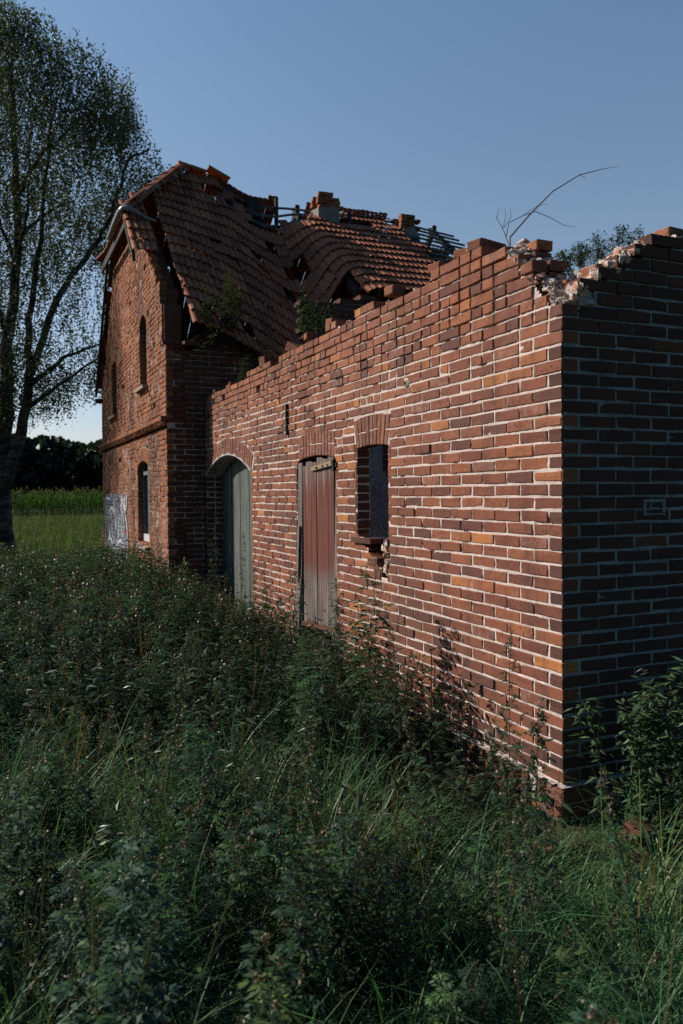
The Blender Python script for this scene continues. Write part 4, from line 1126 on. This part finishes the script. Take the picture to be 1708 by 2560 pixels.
def gra(x, y):
    h = want(x, y)
    if h is None or (x > -.66 and y > 8): return
    lit = 1.3 + 1.7 * sstep(-1.3, -.5, x) * sstep(-.1, -.6, y) + 1.3 * sstep(.5, .7, vnoise(x * 1.3, y * 1.3, 49))  # lower right sunlight painted as brighter blades, plus random bright tufts
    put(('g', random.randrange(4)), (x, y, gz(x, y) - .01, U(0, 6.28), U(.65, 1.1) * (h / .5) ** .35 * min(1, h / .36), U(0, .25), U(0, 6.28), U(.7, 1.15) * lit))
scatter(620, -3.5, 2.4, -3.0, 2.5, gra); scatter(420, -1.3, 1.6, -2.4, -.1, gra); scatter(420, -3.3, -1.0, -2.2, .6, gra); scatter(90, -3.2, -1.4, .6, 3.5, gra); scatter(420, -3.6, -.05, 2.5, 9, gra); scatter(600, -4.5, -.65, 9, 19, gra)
def low(x, y):
    if want(x, y) is None or (x > -.66 and y > 8): return
    if x > -.5 and y < 1.1 and y > -.2 and rnd() < .7: return
    big = dist(x, y) > 3.3 and want(x, y) > .36
    put(('b', random.randrange(5) if big else random.randrange(3)), (x, y, gz(x, y) - .02, U(0, 6.28), U(.7, 1.3), U(0, .2), U(0, 6.28), U(.7, 1.3)))
scatter(620, -3.4, 2.4, -2.8, 6, low); scatter(260, -.55, -.05, .3, 8.0, low)
def stk(x, y):
    h = want(x, y)
    if h is None or h < .4 or (x > -.66 and y > 8): return
    put(('s', random.randrange(4)), (x, y, gz(x, y) - .02, U(0, 6.28), U(.75, 1.1) * min(1.1, h / .6), U(0, .15), U(0, 6.28), U(.6, 1.2)))
scatter(120, -3.4, -.1, -2.2, 9, stk)
def tall(x, y):
    if want(x, y) is None or (x > -.66 and y > 8) or (x > -.5 and y > -.3): return
    if vnoise(x * 1.6 + 9, y * 1.3, 53) < .45: return
    put(('t', random.randrange(3)), (x, y, gz(x, y) - .01, U(0, 6.28), U(.7, 1.05), U(0, .15), U(0, 6.28), U(.7, 1.2)))
scatter(270, -3.3, -.9, -2.4, 1.2, tall); scatter(60, -1.3, 1.2, -2.3, -.4, tall); scatter(25, -3.2, -.8, .9, 5, tall)
def gather(keys):
    VO, CO = [], []
    for k, arrs in keys:
        for i, a in enumerate(arrs):
            if (k, i) in items:
                v, c = place(a, items[(k, i)]); VO += v; CO += c
    return np.concatenate(VO), np.concatenate(CO)
tag(mesh_from(*gather([('n', NEARP), ('m', MIDP), ('f', FARP), ('s', SK)]), 'weeds', M['weed']), 'dense dark mugwort with brownish flower spikes filling the foreground', 'weeds', None, 'stuff')
tag(mesh_from(*gather([('g', GR), ('t', TALL)]), 'grass', M['grass']), 'long arching green grass between the weeds', 'grass', None, 'stuff')
tag(mesh_from(*gather([('b', LOWB)]), 'ground_cover', M['leaf']), 'low leafy ground cover under the weeds', 'ground cover', None, 'stuff')

# individually placed plants
def plant(arr, name, mat_, x, y, z, sc, rz, label, cat, group=None, tilt=(0, 0)):
    o = mesh_from(arr[0], arr[1], name, mat_); o.location = (x, y, z); o.scale = (sc, sc, sc); o.rotation_euler = (tilt[0], tilt[1], rz)
    return tag(o, label, cat, group)
G_M = 'tall mugwort stalks standing out against the wall'
plant(mugwort(1.45, 0, 901, 1.6, 1.7), 'mugwort', M['weed'], -.42, 1.58, 0, .90, 0, 'tallest dark mugwort stalk against the wall right of the small window', 'plant', G_M)
plant(mugwort(1.3, 0, 902, 1., .9), 'mugwort', M['weed'], -.30, 2.30, 0, .9, 1, 'slender mugwort with spread twigs left of the tallest stalk', 'plant', G_M)
plant(mugwort(1.35, 0, 903, 1.3, .6), 'mugwort', M['weed'], -.50, -.12, -.05, .88, 2, 'thin upright mugwort stalk close to the barn corner', 'plant', G_M)
plant(mugwort(1.2, 0, 904, 1.2, 1.1), 'mugwort', M['weed'], -.35, 3.45, 0, .95, 3, 'bushy mugwort in front of the red plank door', 'plant', G_M)
plant(mugwort(1.3, 0, 905, .4, .45), 'mugwort', M['weed'], -.25, 4.9, 0, 1.0, 4, 'thin pale weed left of the red door post', 'plant', G_M)
plant(mugwort(1.3, 0, 906, .4, .45), 'mugwort', M['weed'], -.30, 5.35, 0, 1.1, 5, 'thin reddish weed between the two doors', 'plant', G_M)
plant(mugwort(1.3, 0, 907, .3, .6), 'mugwort', M['weed'], -.35, 6.5, 0, 1.1, .6, 'leafy weed in front of the green gate', 'plant', G_M)
G_D = 'brown dried flower stalks in the foreground'
dry = [mugwort(1.0, 0, 930 + i, 2.4, .55) for i in range(3)]
for i, (x, y, s_, lb) in enumerate(((-1.15, -1.35, 1.0, 'brown mugwort stalks low in front of the barn corner'), (-1.02, -1.1, 1.05, 'brown mugwort stalks nearest the plinth corner'), (-.9, -1.55, .9, 'brown flower stalks at the bottom edge right of centre'), (-2.35, -.2, .95, 'brown flower stalks at the left, in front of the long grass'),
                     (-2.2, .35, 1.0, 'brown flower stalks left of centre behind the long grass'), (-1.75, -.65, .95, 'brown flower stalks just left of the grass clump'), (.15, -.75, .72, 'dry pale stalk right of the barn corner'), (.28, -.62, .66, 'second dry pale stalk right of the barn corner'), (.9, -1.2, .8, 'brown flower stalks at the right edge'), (-2.5, -.75, .95, 'reddish brown flower stalks low at the left'), (-2.0, -1.2, .95, 'brown flower stalks at the bottom left of centre'), (-1.5, -1.5, .95, 'brown flower stalks in the bottom centre'), (-2.6, -1.45, .9, 'brown flower stalks at the bottom left'), (-2.0, 1.0, 1.05, 'brown flower stalks behind the gap in the weeds'), (-1.25, -.6, .9, 'brown flower stalks between the grass clump and the plinth'))):
    V, C = dry[i % 3]; C2 = C.copy(); mk = (C2[:, 0] > C2[:, 1]); C2[mk] *= 1.25
    plant((V, C2), 'dried_flower_stalk', M['weed'], x, y, -.02, s_, U(0, 6), lb, 'plant', G_D, (U(-.12, .12), U(-.12, .12)))
G_G = 'long grass clumps'
for i, (x, y, s_, lb) in enumerate(((-1.55, -.2, 1.1, 'tall arching grass clump in the centre foreground'), (-1.35, -.05, 1.0, 'arching grass clump right of the centre clump'), (-2.75, -1.2, 1.1, 'broad bladed grass at the bottom left corner'), (-2.9, .7, 1.0, 'grass clump at the left edge'), (-.35, -1.0, .95, 'bright sunlit grass clump below the barn corner'), (.15, -1.35, 1.0, 'bright sunlit grass clump at the lower right'), (.6, -1.0, .9, 'sunlit grass in front of the shaded end wall'))):
    a = grass_tuft(.70, 130, 960 + i, .0085, (.085, .15, .05) if i < 4 else (.13, .19, .06), .12, 5)  # right-hand clumps: sunlight painted in as a brighter blade colour
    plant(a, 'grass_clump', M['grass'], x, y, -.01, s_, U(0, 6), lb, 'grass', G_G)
# climbing shrub beside the corner, in front of the shaded wall
def shrub(pts, nleaf, L, col, seed, ratio=.5, twig=.003):
    random.seed(seed); F = Fol()
    for path in pts:
        P = [Vector(p) for p in path]
        for a, b in zip(P, P[1:]):
            w = Vector((twig, 0, 0)); F.quad(a - w, a + w, b + w, b - w, STEM); w = Vector((0, twig, 0)); F.quad(a - w, a + w, b + w, b - w, STEM)
            for _ in range(nleaf):
                q = a.lerp(b, rnd()) + Vector((U(-.05, .05), U(-.05, .05), U(-.05, .05))); az = U(0, 6.28); d = Vector((math.cos(az), math.sin(az), U(-.9, .3))).normalized(); s_ = d.cross(Vector((0, 0, 1))).normalized(); n_ = s_.cross(d)
                LL = L * U(.6, 1.3); c = jc(col, .3); t_ = q + d * LL; m_ = q + d * LL * .45 + n_ * LL * .1
                F.quad(q, q + d * LL * .38 + s_ * LL * ratio / 2, t_, m_, c); F.quad(q, m_, t_, q + d * LL * .38 - s_ * LL * ratio / 2, c)
    return F.arr()
random.seed(55)
pp = []
for k in range(26):
    x0 = U(.0, 1.1); y0 = U(-.6, -.25); top = U(.5, .95) if k > 3 else U(.75, 1.0)
    dx = (U(-.5, -.15) if k < 6 else U(-.2, .35)); pp.append([(x0, y0, 0), (x0 + dx * .3, y0, top * .5), (x0 + dx * .7, y0 - .05, top * .85), (x0 + dx, y0 - .08, top)])
plant(shrub(pp, 30, .065, (.075, .125, .060), 77, .42), 'shrub', M['leaf'], 0, 0, 0, 1, 0, 'dark leafy climbing shrub in the shade right of the barn corner', 'shrub')
pp = [[(1.1 + U(-.3, .3), -.75 + U(-.2, .2), 0), (1.1 + U(-.35, .35), -.75, .3), (1.1 + U(-.4, .4), -.8 + U(-.2, .2), U(.4, .68))] for _ in range(22)]
plant(shrub(pp, 60, .028, (.085, .135, .050), 78), 'shrub', M['leaf'], 0, 0, 0, 1, 0, 'fine leaved light green shrub at the right edge of the picture', 'shrub')
pp = [[(.45 + U(-.25, .5), -.62 + U(-.2, .2), 0), (.5 + U(-.3, .5), -.65 + U(-.2, .2), U(.1, .2))] for _ in range(34)]
plant(shrub(pp, 16, .055, (.12, .20, .06), 79, 1.0), 'ground_ivy', M['leaf'], 0, 0, 0, 1, 0, 'bright round leaved ground plant below the climbing shrub', 'plant')
pp = [[(-.15 + U(-.25, .06), 1.35 + U(-.4, .55), .05), (-.2 + U(-.2, .05), 1.4 + U(-.4, .4), U(.2, .36))] for _ in range(20)]
plant(shrub(pp, 12, .055, (.055, .095, .050), 80, 1.0), 'leafy_plant', M['leaf'], 0, 0, 0, 1, 0, 'low broad leaved plant at the wall foot under the tallest mugwort', 'plant')
# plants on the ruins
pp = [[(.0 + U(-.1, .5), 7.85 + U(-.1, .15), 4.0), (.05 + U(-.2, .5), 7.8 + U(-.1, .2), 4.5), (.1 + U(-.25, .5), 7.8 + U(-.15, .2), U(4.65, 5.2))] for _ in range(17)]
plant(shrub(pp, 26, .06, (.070, .078, .026), 81, .6, .006), 'birch_seedling', M['leaf'], 0, 0, 0, 1, 0, 'bushy young tree with yellowish leaves growing out of the eaves', 'shrub')
pp = [[(.95 + U(-.1, .45), 6.6 + U(-.1, .1), 4.1), (1.0 + U(-.12, .5), 6.6, U(4.3, 4.5))] for _ in range(16)] + [[(.95, 6.6, 4.1), (.98, 6.6, 4.45), (1.04, 6.6, 4.72)]]
plant(shrub(pp, 16, .055, (.060, .110, .050), 82, .6, .005), 'wall_plant', M['leaf'], 0, 0, 0, 1, 0, 'fresh green plant on the masonry in front of the broken wall piece', 'plant')
pp = [[(.12 + U(-.08, .1), 6.45 + U(-.3, .3), 3.25), (.1 + U(-.05, .1), 6.45 + U(-.35, .35), U(3.4, 3.68))] for _ in range(9)]
plant(shrub(pp, 12, .045, (.038, .068, .036), 83, .5, .004), 'wall_plant', M['leaf'], 0, 0, 0, 1, 0, 'small leafy plant on the far part of the barn wall', 'plant')
pp = [[(.25 + U(-.1, .1), 5.35 + U(-.3, .3), 3.2), (.22 + U(-.1, .1), 5.3 + U(-.35, .3), U(3.4, 3.6))] for _ in range(8)]
plant(shrub(pp, 12, .04, (.060, .090, .036), 84, .5, .004), 'wall_plant', M['leaf'], 0, 0, 0, 1, 0, 'light green plant behind the wall edge below the eaves', 'plant')
a = grass_tuft(.42, 60, 985, .007, (.13, .115, .055), .12, 4); plant(a, 'grass_clump', M['grass'], .95, 7.9, 4.02, 1, 0, 'pale dry grass tuft on the broken eaves', 'grass')
a = grass_tuft(.35, 30, 986, .006, (.07, .085, .04), .15, 4); plant(a, 'grass_clump', M['grass'], .2, 5.0, 3.25, 1, 0, 'thin grass behind the barn wall edge below the eaves', 'grass')
# bush rising behind the end wall
random.seed(12); pp = []
for k in range(70):
    x = U(5.3, 6.6) if k > 14 else U(4.75, 5.1); zt = (5.78 - .28 * abs(x - 5.9) + U(-.15, .08)) if x > 5.2 else U(5.1, 5.35); y = 6.0 + U(-.7, .7)
    pp.append([(5.6 + (x - 5.6) * .5, y, 4.2), (x, y, zt - .18), (x + U(-.15, .15), y, zt), (x + U(-.45, .35), y, zt - U(.05, .3))])
plant(shrub(pp, 22, .06, (.050, .062, .034), 85, .35, .004), 'willow_bush', M['leaf'], 0, 0, 0, 1, 0, 'grey green bush whose top shows above the notch in the end wall', 'bush')
# bare twigs
mb = MB()
mb.tube([(.10, .62, 3.30), (.16, .70, 3.48), (.31, .70, 3.64), (.50, .70, 3.82), (.72, .70, 3.96), (.92, .70, 4.03), (1.06, .70, 4.07)], [.007, .006, .005, .0042, .0034, .0024, .001], 6)
mb.tube([(.12, .62, 3.35), (.09, .68, 3.52), (.05, .7, 3.60)], [.004, .003, .0012], 4)
mb.tube([(.10, .66, 3.46), (.15, .70, 3.57), (.26, .70, 3.63), (.36, .7, 3.67), (.48, .7, 3.645), (.59, .7, 3.61), (.69, .7, 3.61)], [.004, .0034, .003, .0026, .002, .0016, .001], 4)
for (a, b, c) in (((.26, .70, 3.63), (.36, .68, 3.70), (.44, .67, 3.72)), ((.06, .7, 3.58), (.07, .7, 3.64), (.10, .7, 3.66)), ((.09, .68, 3.52), (.13, .7, 3.62), (.12, .7, 3.66)), ((.72, .7, 3.96), (.76, .7, 3.95), (.78, .7, 3.935)), ((.10, .68, 3.53), (.17, .7, 3.61), (.16, .7, 3.67))):
    mb.tube([a, b, c], [.0024, .0017, .001], 4)
m, nt = mat('bare_twig'); g = N(nt); g.out((.16, .15, .14), .8, g.noise(g.obj(), 40), .002); M['twig'] = m
tag(mb.build('bare_twig', M['twig']), 'leafless twig arching into the sky above the corner of the barn', 'twig')
# rubble under the red door
mb = MB()
for k in range(16):
    r = U(.03, .075); mb.box((U(.02, .13), 3.72 + U(-.28, .3), .12 + U(-.08, .22) * (1 - k / 20)), (r * 1.6, r * 2.2, r * 1.3), U(0, 3), 0, (rnd(), 0, 0), r * .3, R=Matrix.Rotation(U(-.6, .6), 3, 'X') @ Matrix.Rotation(U(0, 3), 3, 'Z'))
m, nt = mat('yellow_sandstone'); g = N(nt); P = g.obj(); g.out(g.mix(g.mr(g.noise(P, 14), .4, .65), (.50, .33, .12), (.30, .20, .10)), .9, g.noise(P, 30), .01); M['yellow'] = m
tag(mb.build('rubble_heap', M['yellow']), 'yellowish rubble showing under the red plank door', 'rubble')

# ================================================================== BIRCH
def birch(name, origin, limbs, env, ncl, seed, label, leaves=46):
    random.seed(seed); root = tag(empty(name, origin), label, 'tree', 'birch trees left of the house')
    O = Vector(origin); mb = MB(); allp = []
    for rad0, rad1, pts in limbs:
        P = [Vector(p) for p in pts]; Q = []
        for i in range(len(P) - 1):
            for k in range(4):
                q = P[i].lerp(P[i + 1], k / 4); q += Vector((U(-1, 1), U(-1, 1), U(-.3, .3))) * .05; Q.append(q)
        Q.append(P[-1]); n = len(Q); rr = [rad0 + (rad1 - rad0) * (i / (n - 1)) ** .8 for i in range(n)]
        mb.tube([q - O for q in Q], rr, 8); allp += [(q, r) for q, r in zip(Q, rr) if q.z > 3.5]
    base = np.array([tuple(p) for p, r in allp]); PT = np.zeros((len(allp) + ncl * 3, 3)); PR = np.zeros(len(PT)); cnt = len(allp)
    PT[:cnt] = base; PR[:cnt] = [r for p, r in allp]
    cl = [env() for _ in range(ncl)]
    cl.sort(key=lambda c: float(((base - np.array(tuple(c))) ** 2).sum(1).min()))
    F = Fol()
    for c in cl:
        d2 = ((PT[:cnt] - np.array(tuple(c))) ** 2 * np.array([1, 1, 1.6])).sum(1); k = int(d2.argmin()); a = Vector(PT[k]); L = (c - a).length
        if L > .12:
            mid = a.lerp(c, .5) + Vector((U(-.1, .1), U(-.1, .1), L * .14)); r0 = max(.004, min(PR[k] * .7, .006 + .010 * L))
            mb.tube([a - O, mid - O, c - O], [r0, r0 * .75, r0 * .5], 4, cap=False)
            for q, r_ in ((mid, r0 * .75), (a.lerp(c, .8), r0 * .6), (c, r0 * .5)): PT[cnt] = tuple(q); PR[cnt] = r_; cnt += 1
        for s_ in range(4):     # hanging strands
            p = c + Vector((U(-.3, .3), U(-.3, .3), U(-.15, .2))); d = Vector((U(-.7, .7), U(-.7, .7), U(-.9, .1))).normalized(); br = U(.75, 1.25)
            for q in range(leaves // 4):
                d = (d + Vector((0, 0, -.16))).normalized(); p = p + d * .065
                for _z in range(1):
                    e = p + Vector((U(-.05, .05), U(-.05, .05), U(-.05, .05))); r = U(.024, .048)
                    ax = Vector((U(-1, 1), U(-1, 1), U(-1.2, .2))).normalized(); bx = ax.cross(Vector((U(-1, 1), U(-1, 1), U(-1, 1)))).normalized() * .7
                    cc = jc((.090, .102, .066), .4); cc = tuple(v * br for v in cc)
                    if rnd() < .04: cc = (.13, .11, .04)
                    F.quad(e - ax * r - O, e + bx * r - O, e + ax * r - O, e - bx * r - O, cc)
    t_ = mb.build('trunk', M['bark'], None, True); t_.parent = root
    c_ = mesh_from(*F.arr(), 'crown', M['birch_leaf']); c_.parent = root
    return root
# envelope of the big birch, in metres on its own plane (x, z)
from bisect import bisect
EZ = [4.6, 5.2, 6.0, 7.0, 8.0, 9.2, 10.2, 11.0, 11.8, 12.4, 12.9, 13.5, 14.2, 14.8, 15.3, 15.7]
EXR = [-1.6, -.2, .5, .9, 1.2, 1.5, 1.8, 2.1, 2.1, 1.6, 1.0, 1.2, .9, -.1, -1.0, -1.9]
EXL = [-5.2, -6.2, -7.2, -8.0, -8.6, -9.0, -9.2, -9.0, -8.6, -8.0, -7.4, -6.6, -5.6, -4.8, -4.0, -2.8]
def env_main():
    while True:
        z = U(4.6, 15.6); k = max(0, min(len(EZ) - 2, bisect(EZ, z) - 1)); f = (z - EZ[k]) / (EZ[k + 1] - EZ[k])
        xr = EXR[k] + (EXR[k + 1] - EXR[k]) * f; xl = EXL[k] + (EXL[k + 1] - EXL[k]) * f
        x = U(xl, xr); u = (x - (xl + xr) / 2) / ((xr - xl) / 2); dy = math.sqrt(max(0, 1 - u * u)) * (xr - xl) * .40
        if z > 5.5 and z < 8 and rnd() < .35: continue
        y = 21.2 + U(-dy, dy)
        n = .6 * vnoise(x * 1.0 + 3 + y * .9, z * 1.1 + y * .5, 61) + .4 * vnoise(x * 2.4 + y * 1.3, z * 2.2, 62)
        if n < .49 and rnd() < .88: continue
        return Vector((x, y, z))
limbs = [
    (.30, .03, [(-2.62, 21.0, -.1), (-2.60, 21.0, 2.0), (-2.50, 21.1, 4.2), (-2.40, 21.2, 6.2), (-2.1, 21.3, 8.8), (-2.1, 21.4, 11.5), (-2.2, 21.3, 13.6), (-2.1, 21.2, 15.2)]),
    (.20, .02, [(-2.55, 21.0, 2.1), (-2.1, 20.8, 3.7), (-1.85, 20.6, 5.1), (-1.9, 20.5, 6.8), (-1.5, 20.4, 9.0), (-1.3, 20.5, 11.3), (-1.0, 20.6, 13.4)]),
    (.09, .02, [(-1.85, 20.6, 5.0), (-.9, 20.4, 5.8), (.15, 20.3, 6.3)]),
    (.08, .02, [(-2.1, 20.8, 4.2), (-1.5, 20.6, 4.7), (-.6, 20.4, 5.4), (.2, 20.4, 6.0)]),
    (.11, .03, [(-1.85, 20.6, 5.3), (-1.2, 20.4, 7.3), (-.5, 20.3, 8.4), (.05, 20.2, 9.2), (.35, 20.2, 9.9), (.9, 20.2, 11.6), (1.5, 20.3, 12.0)]),
    (.08, .02, [(-2.1, 21.3, 10.4), (-1.5, 21.1, 11.6), (-.7, 20.8, 12.4), (-.3, 20.6, 13.2)]),
    (.07, .02, [(-2.1, 21.2, 9.2), (-1.3, 21.6, 10.2), (-.5, 22.0, 10.8)]),
    (.12, .02, [(-2.5, 21.1, 3.6), (-3.5, 21.2, 5.6), (-5.0, 20.8, 7.6), (-6.8, 20.0, 9.4)]),
    (.09, .02, [(-3.5, 21.2, 5.6), (-5.2, 19.8, 6.6), (-6.8, 18.8, 7.4)]),
    (.10, .02, [(-2.4, 21.2, 6.4), (-3.3, 21.0, 8.8), (-4.0, 20.8, 11.4), (-4.4, 20.8, 13.6)]),
    (.07, .02, [(-2.2, 21.3, 8.6), (-2.8, 22.2, 10.8), (-3.0, 22.8, 13.2)]),
    (.07, .02, [(-2.2, 21.3, 8.0), (-1.9, 20.2, 9.8), (-1.8, 19.4, 11.5)]),
]
birch('birch_tree', (-2.62, 21.0, 0), limbs, env_main, 3500, 71, 'tall forked birch with drooping twigs at the left edge', 60)

# ================================================================== FIELD AND WOOD
random.seed(31)
cf = []
def corn(seed):
    random.seed(seed); F = Fol(); h = U(2.0, 2.4)
    for ax in (Vector((.03, 0, 0)), Vector((0, .03, 0))): F.quad(-ax / 2, ax / 2, ax / 2 + v3(0, 0, h), -ax / 2 + v3(0, 0, h), (.05, .085, .03))
    for k in range(9):
        az = U(0, 6.28); ribbon(F, v3(0, 0, .35 + k * .2), Vector((math.cos(az), math.sin(az), 1.1)), U(.6, .9), .085, U(.5, .8), jc((.11, .19, .05), .3), 3)
    for k in range(4): az = U(0, 6.28); ribbon(F, v3(0, 0, h - .05), Vector((math.cos(az) * .4, math.sin(az) * .4, 1)), .3, .03, .1, (.20, .19, .10), 1)
    return F.arr()
CP = [corn(600 + i) for i in range(4)]; random.seed(32); VO, CO = [], []
its = [[] for _ in CP]
for r in range(7):
    for k in range(330):
        x = -36 + k * .22 + U(-.05, .05); y = 64.5 + r * .75 + U(-.08, .08) - .30 * (x) * .1
        its[random.randrange(4)].append((x, y, 0, U(0, 6.28), U(.9, 1.06), U(0, .05), U(0, 6), U(.8, 1.15)))
for a, it in zip(CP, its): v, c = place(a, it); VO += v; CO += c
tag(mesh_from(np.concatenate(VO), np.concatenate(CO), 'corn_field', M['meadow']), 'tall green maize field beyond the meadow', 'maize field', None, 'stuff')
MG = [grass_tuft(.30, 26, 700 + i, .02, [(.095, .125, .045), (.075, .105, .042), (.125, .135, .058)][i], .3, 2) for i in range(3)]
random.seed(33); VO, CO = [], []; its = [[] for _ in MG]
for _ in range(5200):
    y = 12 + 50 * rnd() ** 1.3; x = U(-4 - .25 * (y - 12), 2 + .12 * (y - 12)) if rnd() < .8 else U(-14, 8)
    if x > -.7 and y < 16: continue
    its[random.randrange(3)].append((x, y, 0, U(0, 6.28), U(.7, 1.3) * (1 + y * .012), U(0, .2), U(0, 6), U(.7, 1.2) * (.75 + .5 * vnoise(x * .35, y * .2, 51))))
for a, it in zip(MG, its): v, c = place(a, it); VO += v; CO += c
tag(mesh_from(np.concatenate(VO), np.concatenate(CO), 'meadow_grass', M['meadow']), 'mown green meadow between the house and the maize', 'meadow', None, 'stuff')
# wood: many crowns in one mass
random.seed(34); F = Fol(); mbw = MB()
for t in range(52):
    cx, cy = -80 + t * 3.2 + U(-1.5, 1.5), 150 + U(-7, 8); H = U(11.5, 14.5); R0 = U(4.0, 5.4)
    mbw.tube([(cx, cy, 0), (cx + .2, cy, H * .6)], [.3, .12], 6)
    for _ in range(1100):
        th_, u_ = U(0, 6.28), U(-1, 1); rr = R0 * (.55 + .5 * rnd() ** .5) * (1 + .25 * math.sin(3 * th_ + t))
        p = Vector((cx + rr * math.sqrt(1 - u_ * u_) * math.cos(th_), cy + rr * math.sqrt(1 - u_ * u_) * math.sin(th_), H * .52 + u_ * H * .46))
        ax = Vector((U(-1, 1), U(-1, 1), U(-1, 1))).normalized(); bx = ax.cross(Vector((U(-1, 1), U(-1, 1), U(-1, 1)))).normalized(); r = U(.35, .8)
        F.quad(p - ax * r, p + bx * r, p + ax * r, p - bx * r, jc((.024, .036, .024), .35))
    for _ in range(420):
        p = Vector((cx + U(-3, 3), cy + U(-2, 2) - 2, U(0, 6.5))); ax = Vector((U(-1, 1), U(-1, 1), U(-1, 1))).normalized(); bx = ax.cross(Vector((U(-1, 1), U(-1, 1), 1))).normalized(); r = U(.4, .9)
        F.quad(p - ax * r, p + bx * r, p + ax * r, p - bx * r, jc((.018, .028, .020), .3))
wd = mesh_from(*F.arr(), 'wood', M['leaf']); tag(wd, 'dark line of leafy trees along the horizon', 'wood', None, 'stuff')
tr_ = mbw.build('trunks', M['bark']); tr_.parent = wd; tr_['kind'] = 'stuff'

# ================================================================== CAMERA, LIGHT, WORLD
f_, a_ = 1993., math.atan(874 / 1993); p_, r_ = math.radians(-1.32), math.radians(.5)
F0 = Vector((math.sin(a_), math.cos(a_), 0)); R0_ = Vector((math.cos(a_), -math.sin(a_), 0)); UP = Vector((0, 0, 1))
Fw = F0 * math.cos(p_) + UP * math.sin(p_); Up = UP * math.cos(p_) - F0 * math.sin(p_)
Rt = R0_ * math.cos(r_) - Up * math.sin(r_); Up2 = Up * math.cos(r_) + R0_ * math.sin(r_)
cam = bpy.data.cameras.new('camera'); co = bpy.data.objects.new('camera', cam); COL.objects.link(co)
Mx = Matrix((Rt, Up2, -Fw)).transposed().to_4x4(); Mx.translation = Vector((-2.904, -3.565, 1.85)); co.matrix_world = Mx
cam.sensor_fit = 'HORIZONTAL'; cam.sensor_width = 24; cam.lens = f_ / 1708 * 24; cam.clip_start = .05; cam.clip_end = 2000
cam.dof.use_dof = True; cam.dof.focus_distance = 5.2; cam.dof.aperture_fstop = 3.5
scn.camera = co
Ls = Vector((-.66, .55, .515)).normalized()
sun = bpy.data.lights.new('sun', 'SUN'); so_ = bpy.data.objects.new('sun', sun); COL.objects.link(so_)
sun.energy = 5.0; sun.angle = math.radians(.53); sun.color = (1.0, .90, .80)
so_.rotation_euler = (-Ls).to_track_quat('-Z', 'Y').to_euler()
w = bpy.data.worlds.new('World'); scn.world = w; w.use_nodes = True; nt = w.node_tree; nt.nodes.clear(); g = N(nt)
sky = g.n('ShaderNodeTexSky', sky_type='NISHITA'); sky.sun_disc = False; sky.sun_elevation = math.asin(Ls.z)
sky.sun_rotation = math.atan2(Ls.x, Ls.y); sky.air_density = 1.0; sky.dust_density = .6; sky.ozone_density = 1.5
bg = g.n('ShaderNodeBackground'); bg.inputs[1].default_value = .138
tc = g.n('ShaderNodeTexCoord'); sx = g.n('ShaderNodeSeparateXYZ'); g.l(tc.outputs['Generated'], sx.inputs[0])
hi = g.ramp(sx.outputs[2], [(0, (.72, .67, .82)), (.06, (.80, .76, .84)), (.28, (.93, .90, .86)), (.62, (.86, 1.0, 1.0))])
az = g.mix(g.mr(sx.outputs[1], -.15, .5), (.20, .33, .40), (1, 1, 1))  # sky half behind the camera dimmed and blued to cut fill on the end wall
tint = g.mix(1.0, g.mix(1.0, sky.outputs[0], hi, 'MULTIPLY'), az, 'MULTIPLY')
g.l(tint, bg.inputs[0]); o = g.n('ShaderNodeOutputWorld'); g.l(bg.outputs[0], o.inputs[0])
scn.view_settings.view_transform = 'Standard'; scn.view_settings.look = 'None'; scn.view_settings.exposure = 0; scn.view_settings.gamma = 1
scn.render.engine = 'CYCLES'; scn.cycles.max_bounces = 5; scn.cycles.diffuse_bounces = 3; scn.cycles.transmission_bounces = 3
scn.cycles.use_adaptive_sampling = True; scn.cycles.adaptive_threshold = .02; scn.cycles.use_denoising = False
try: scn.cycles.sample_clamp_indirect = 4
except Exception: pass
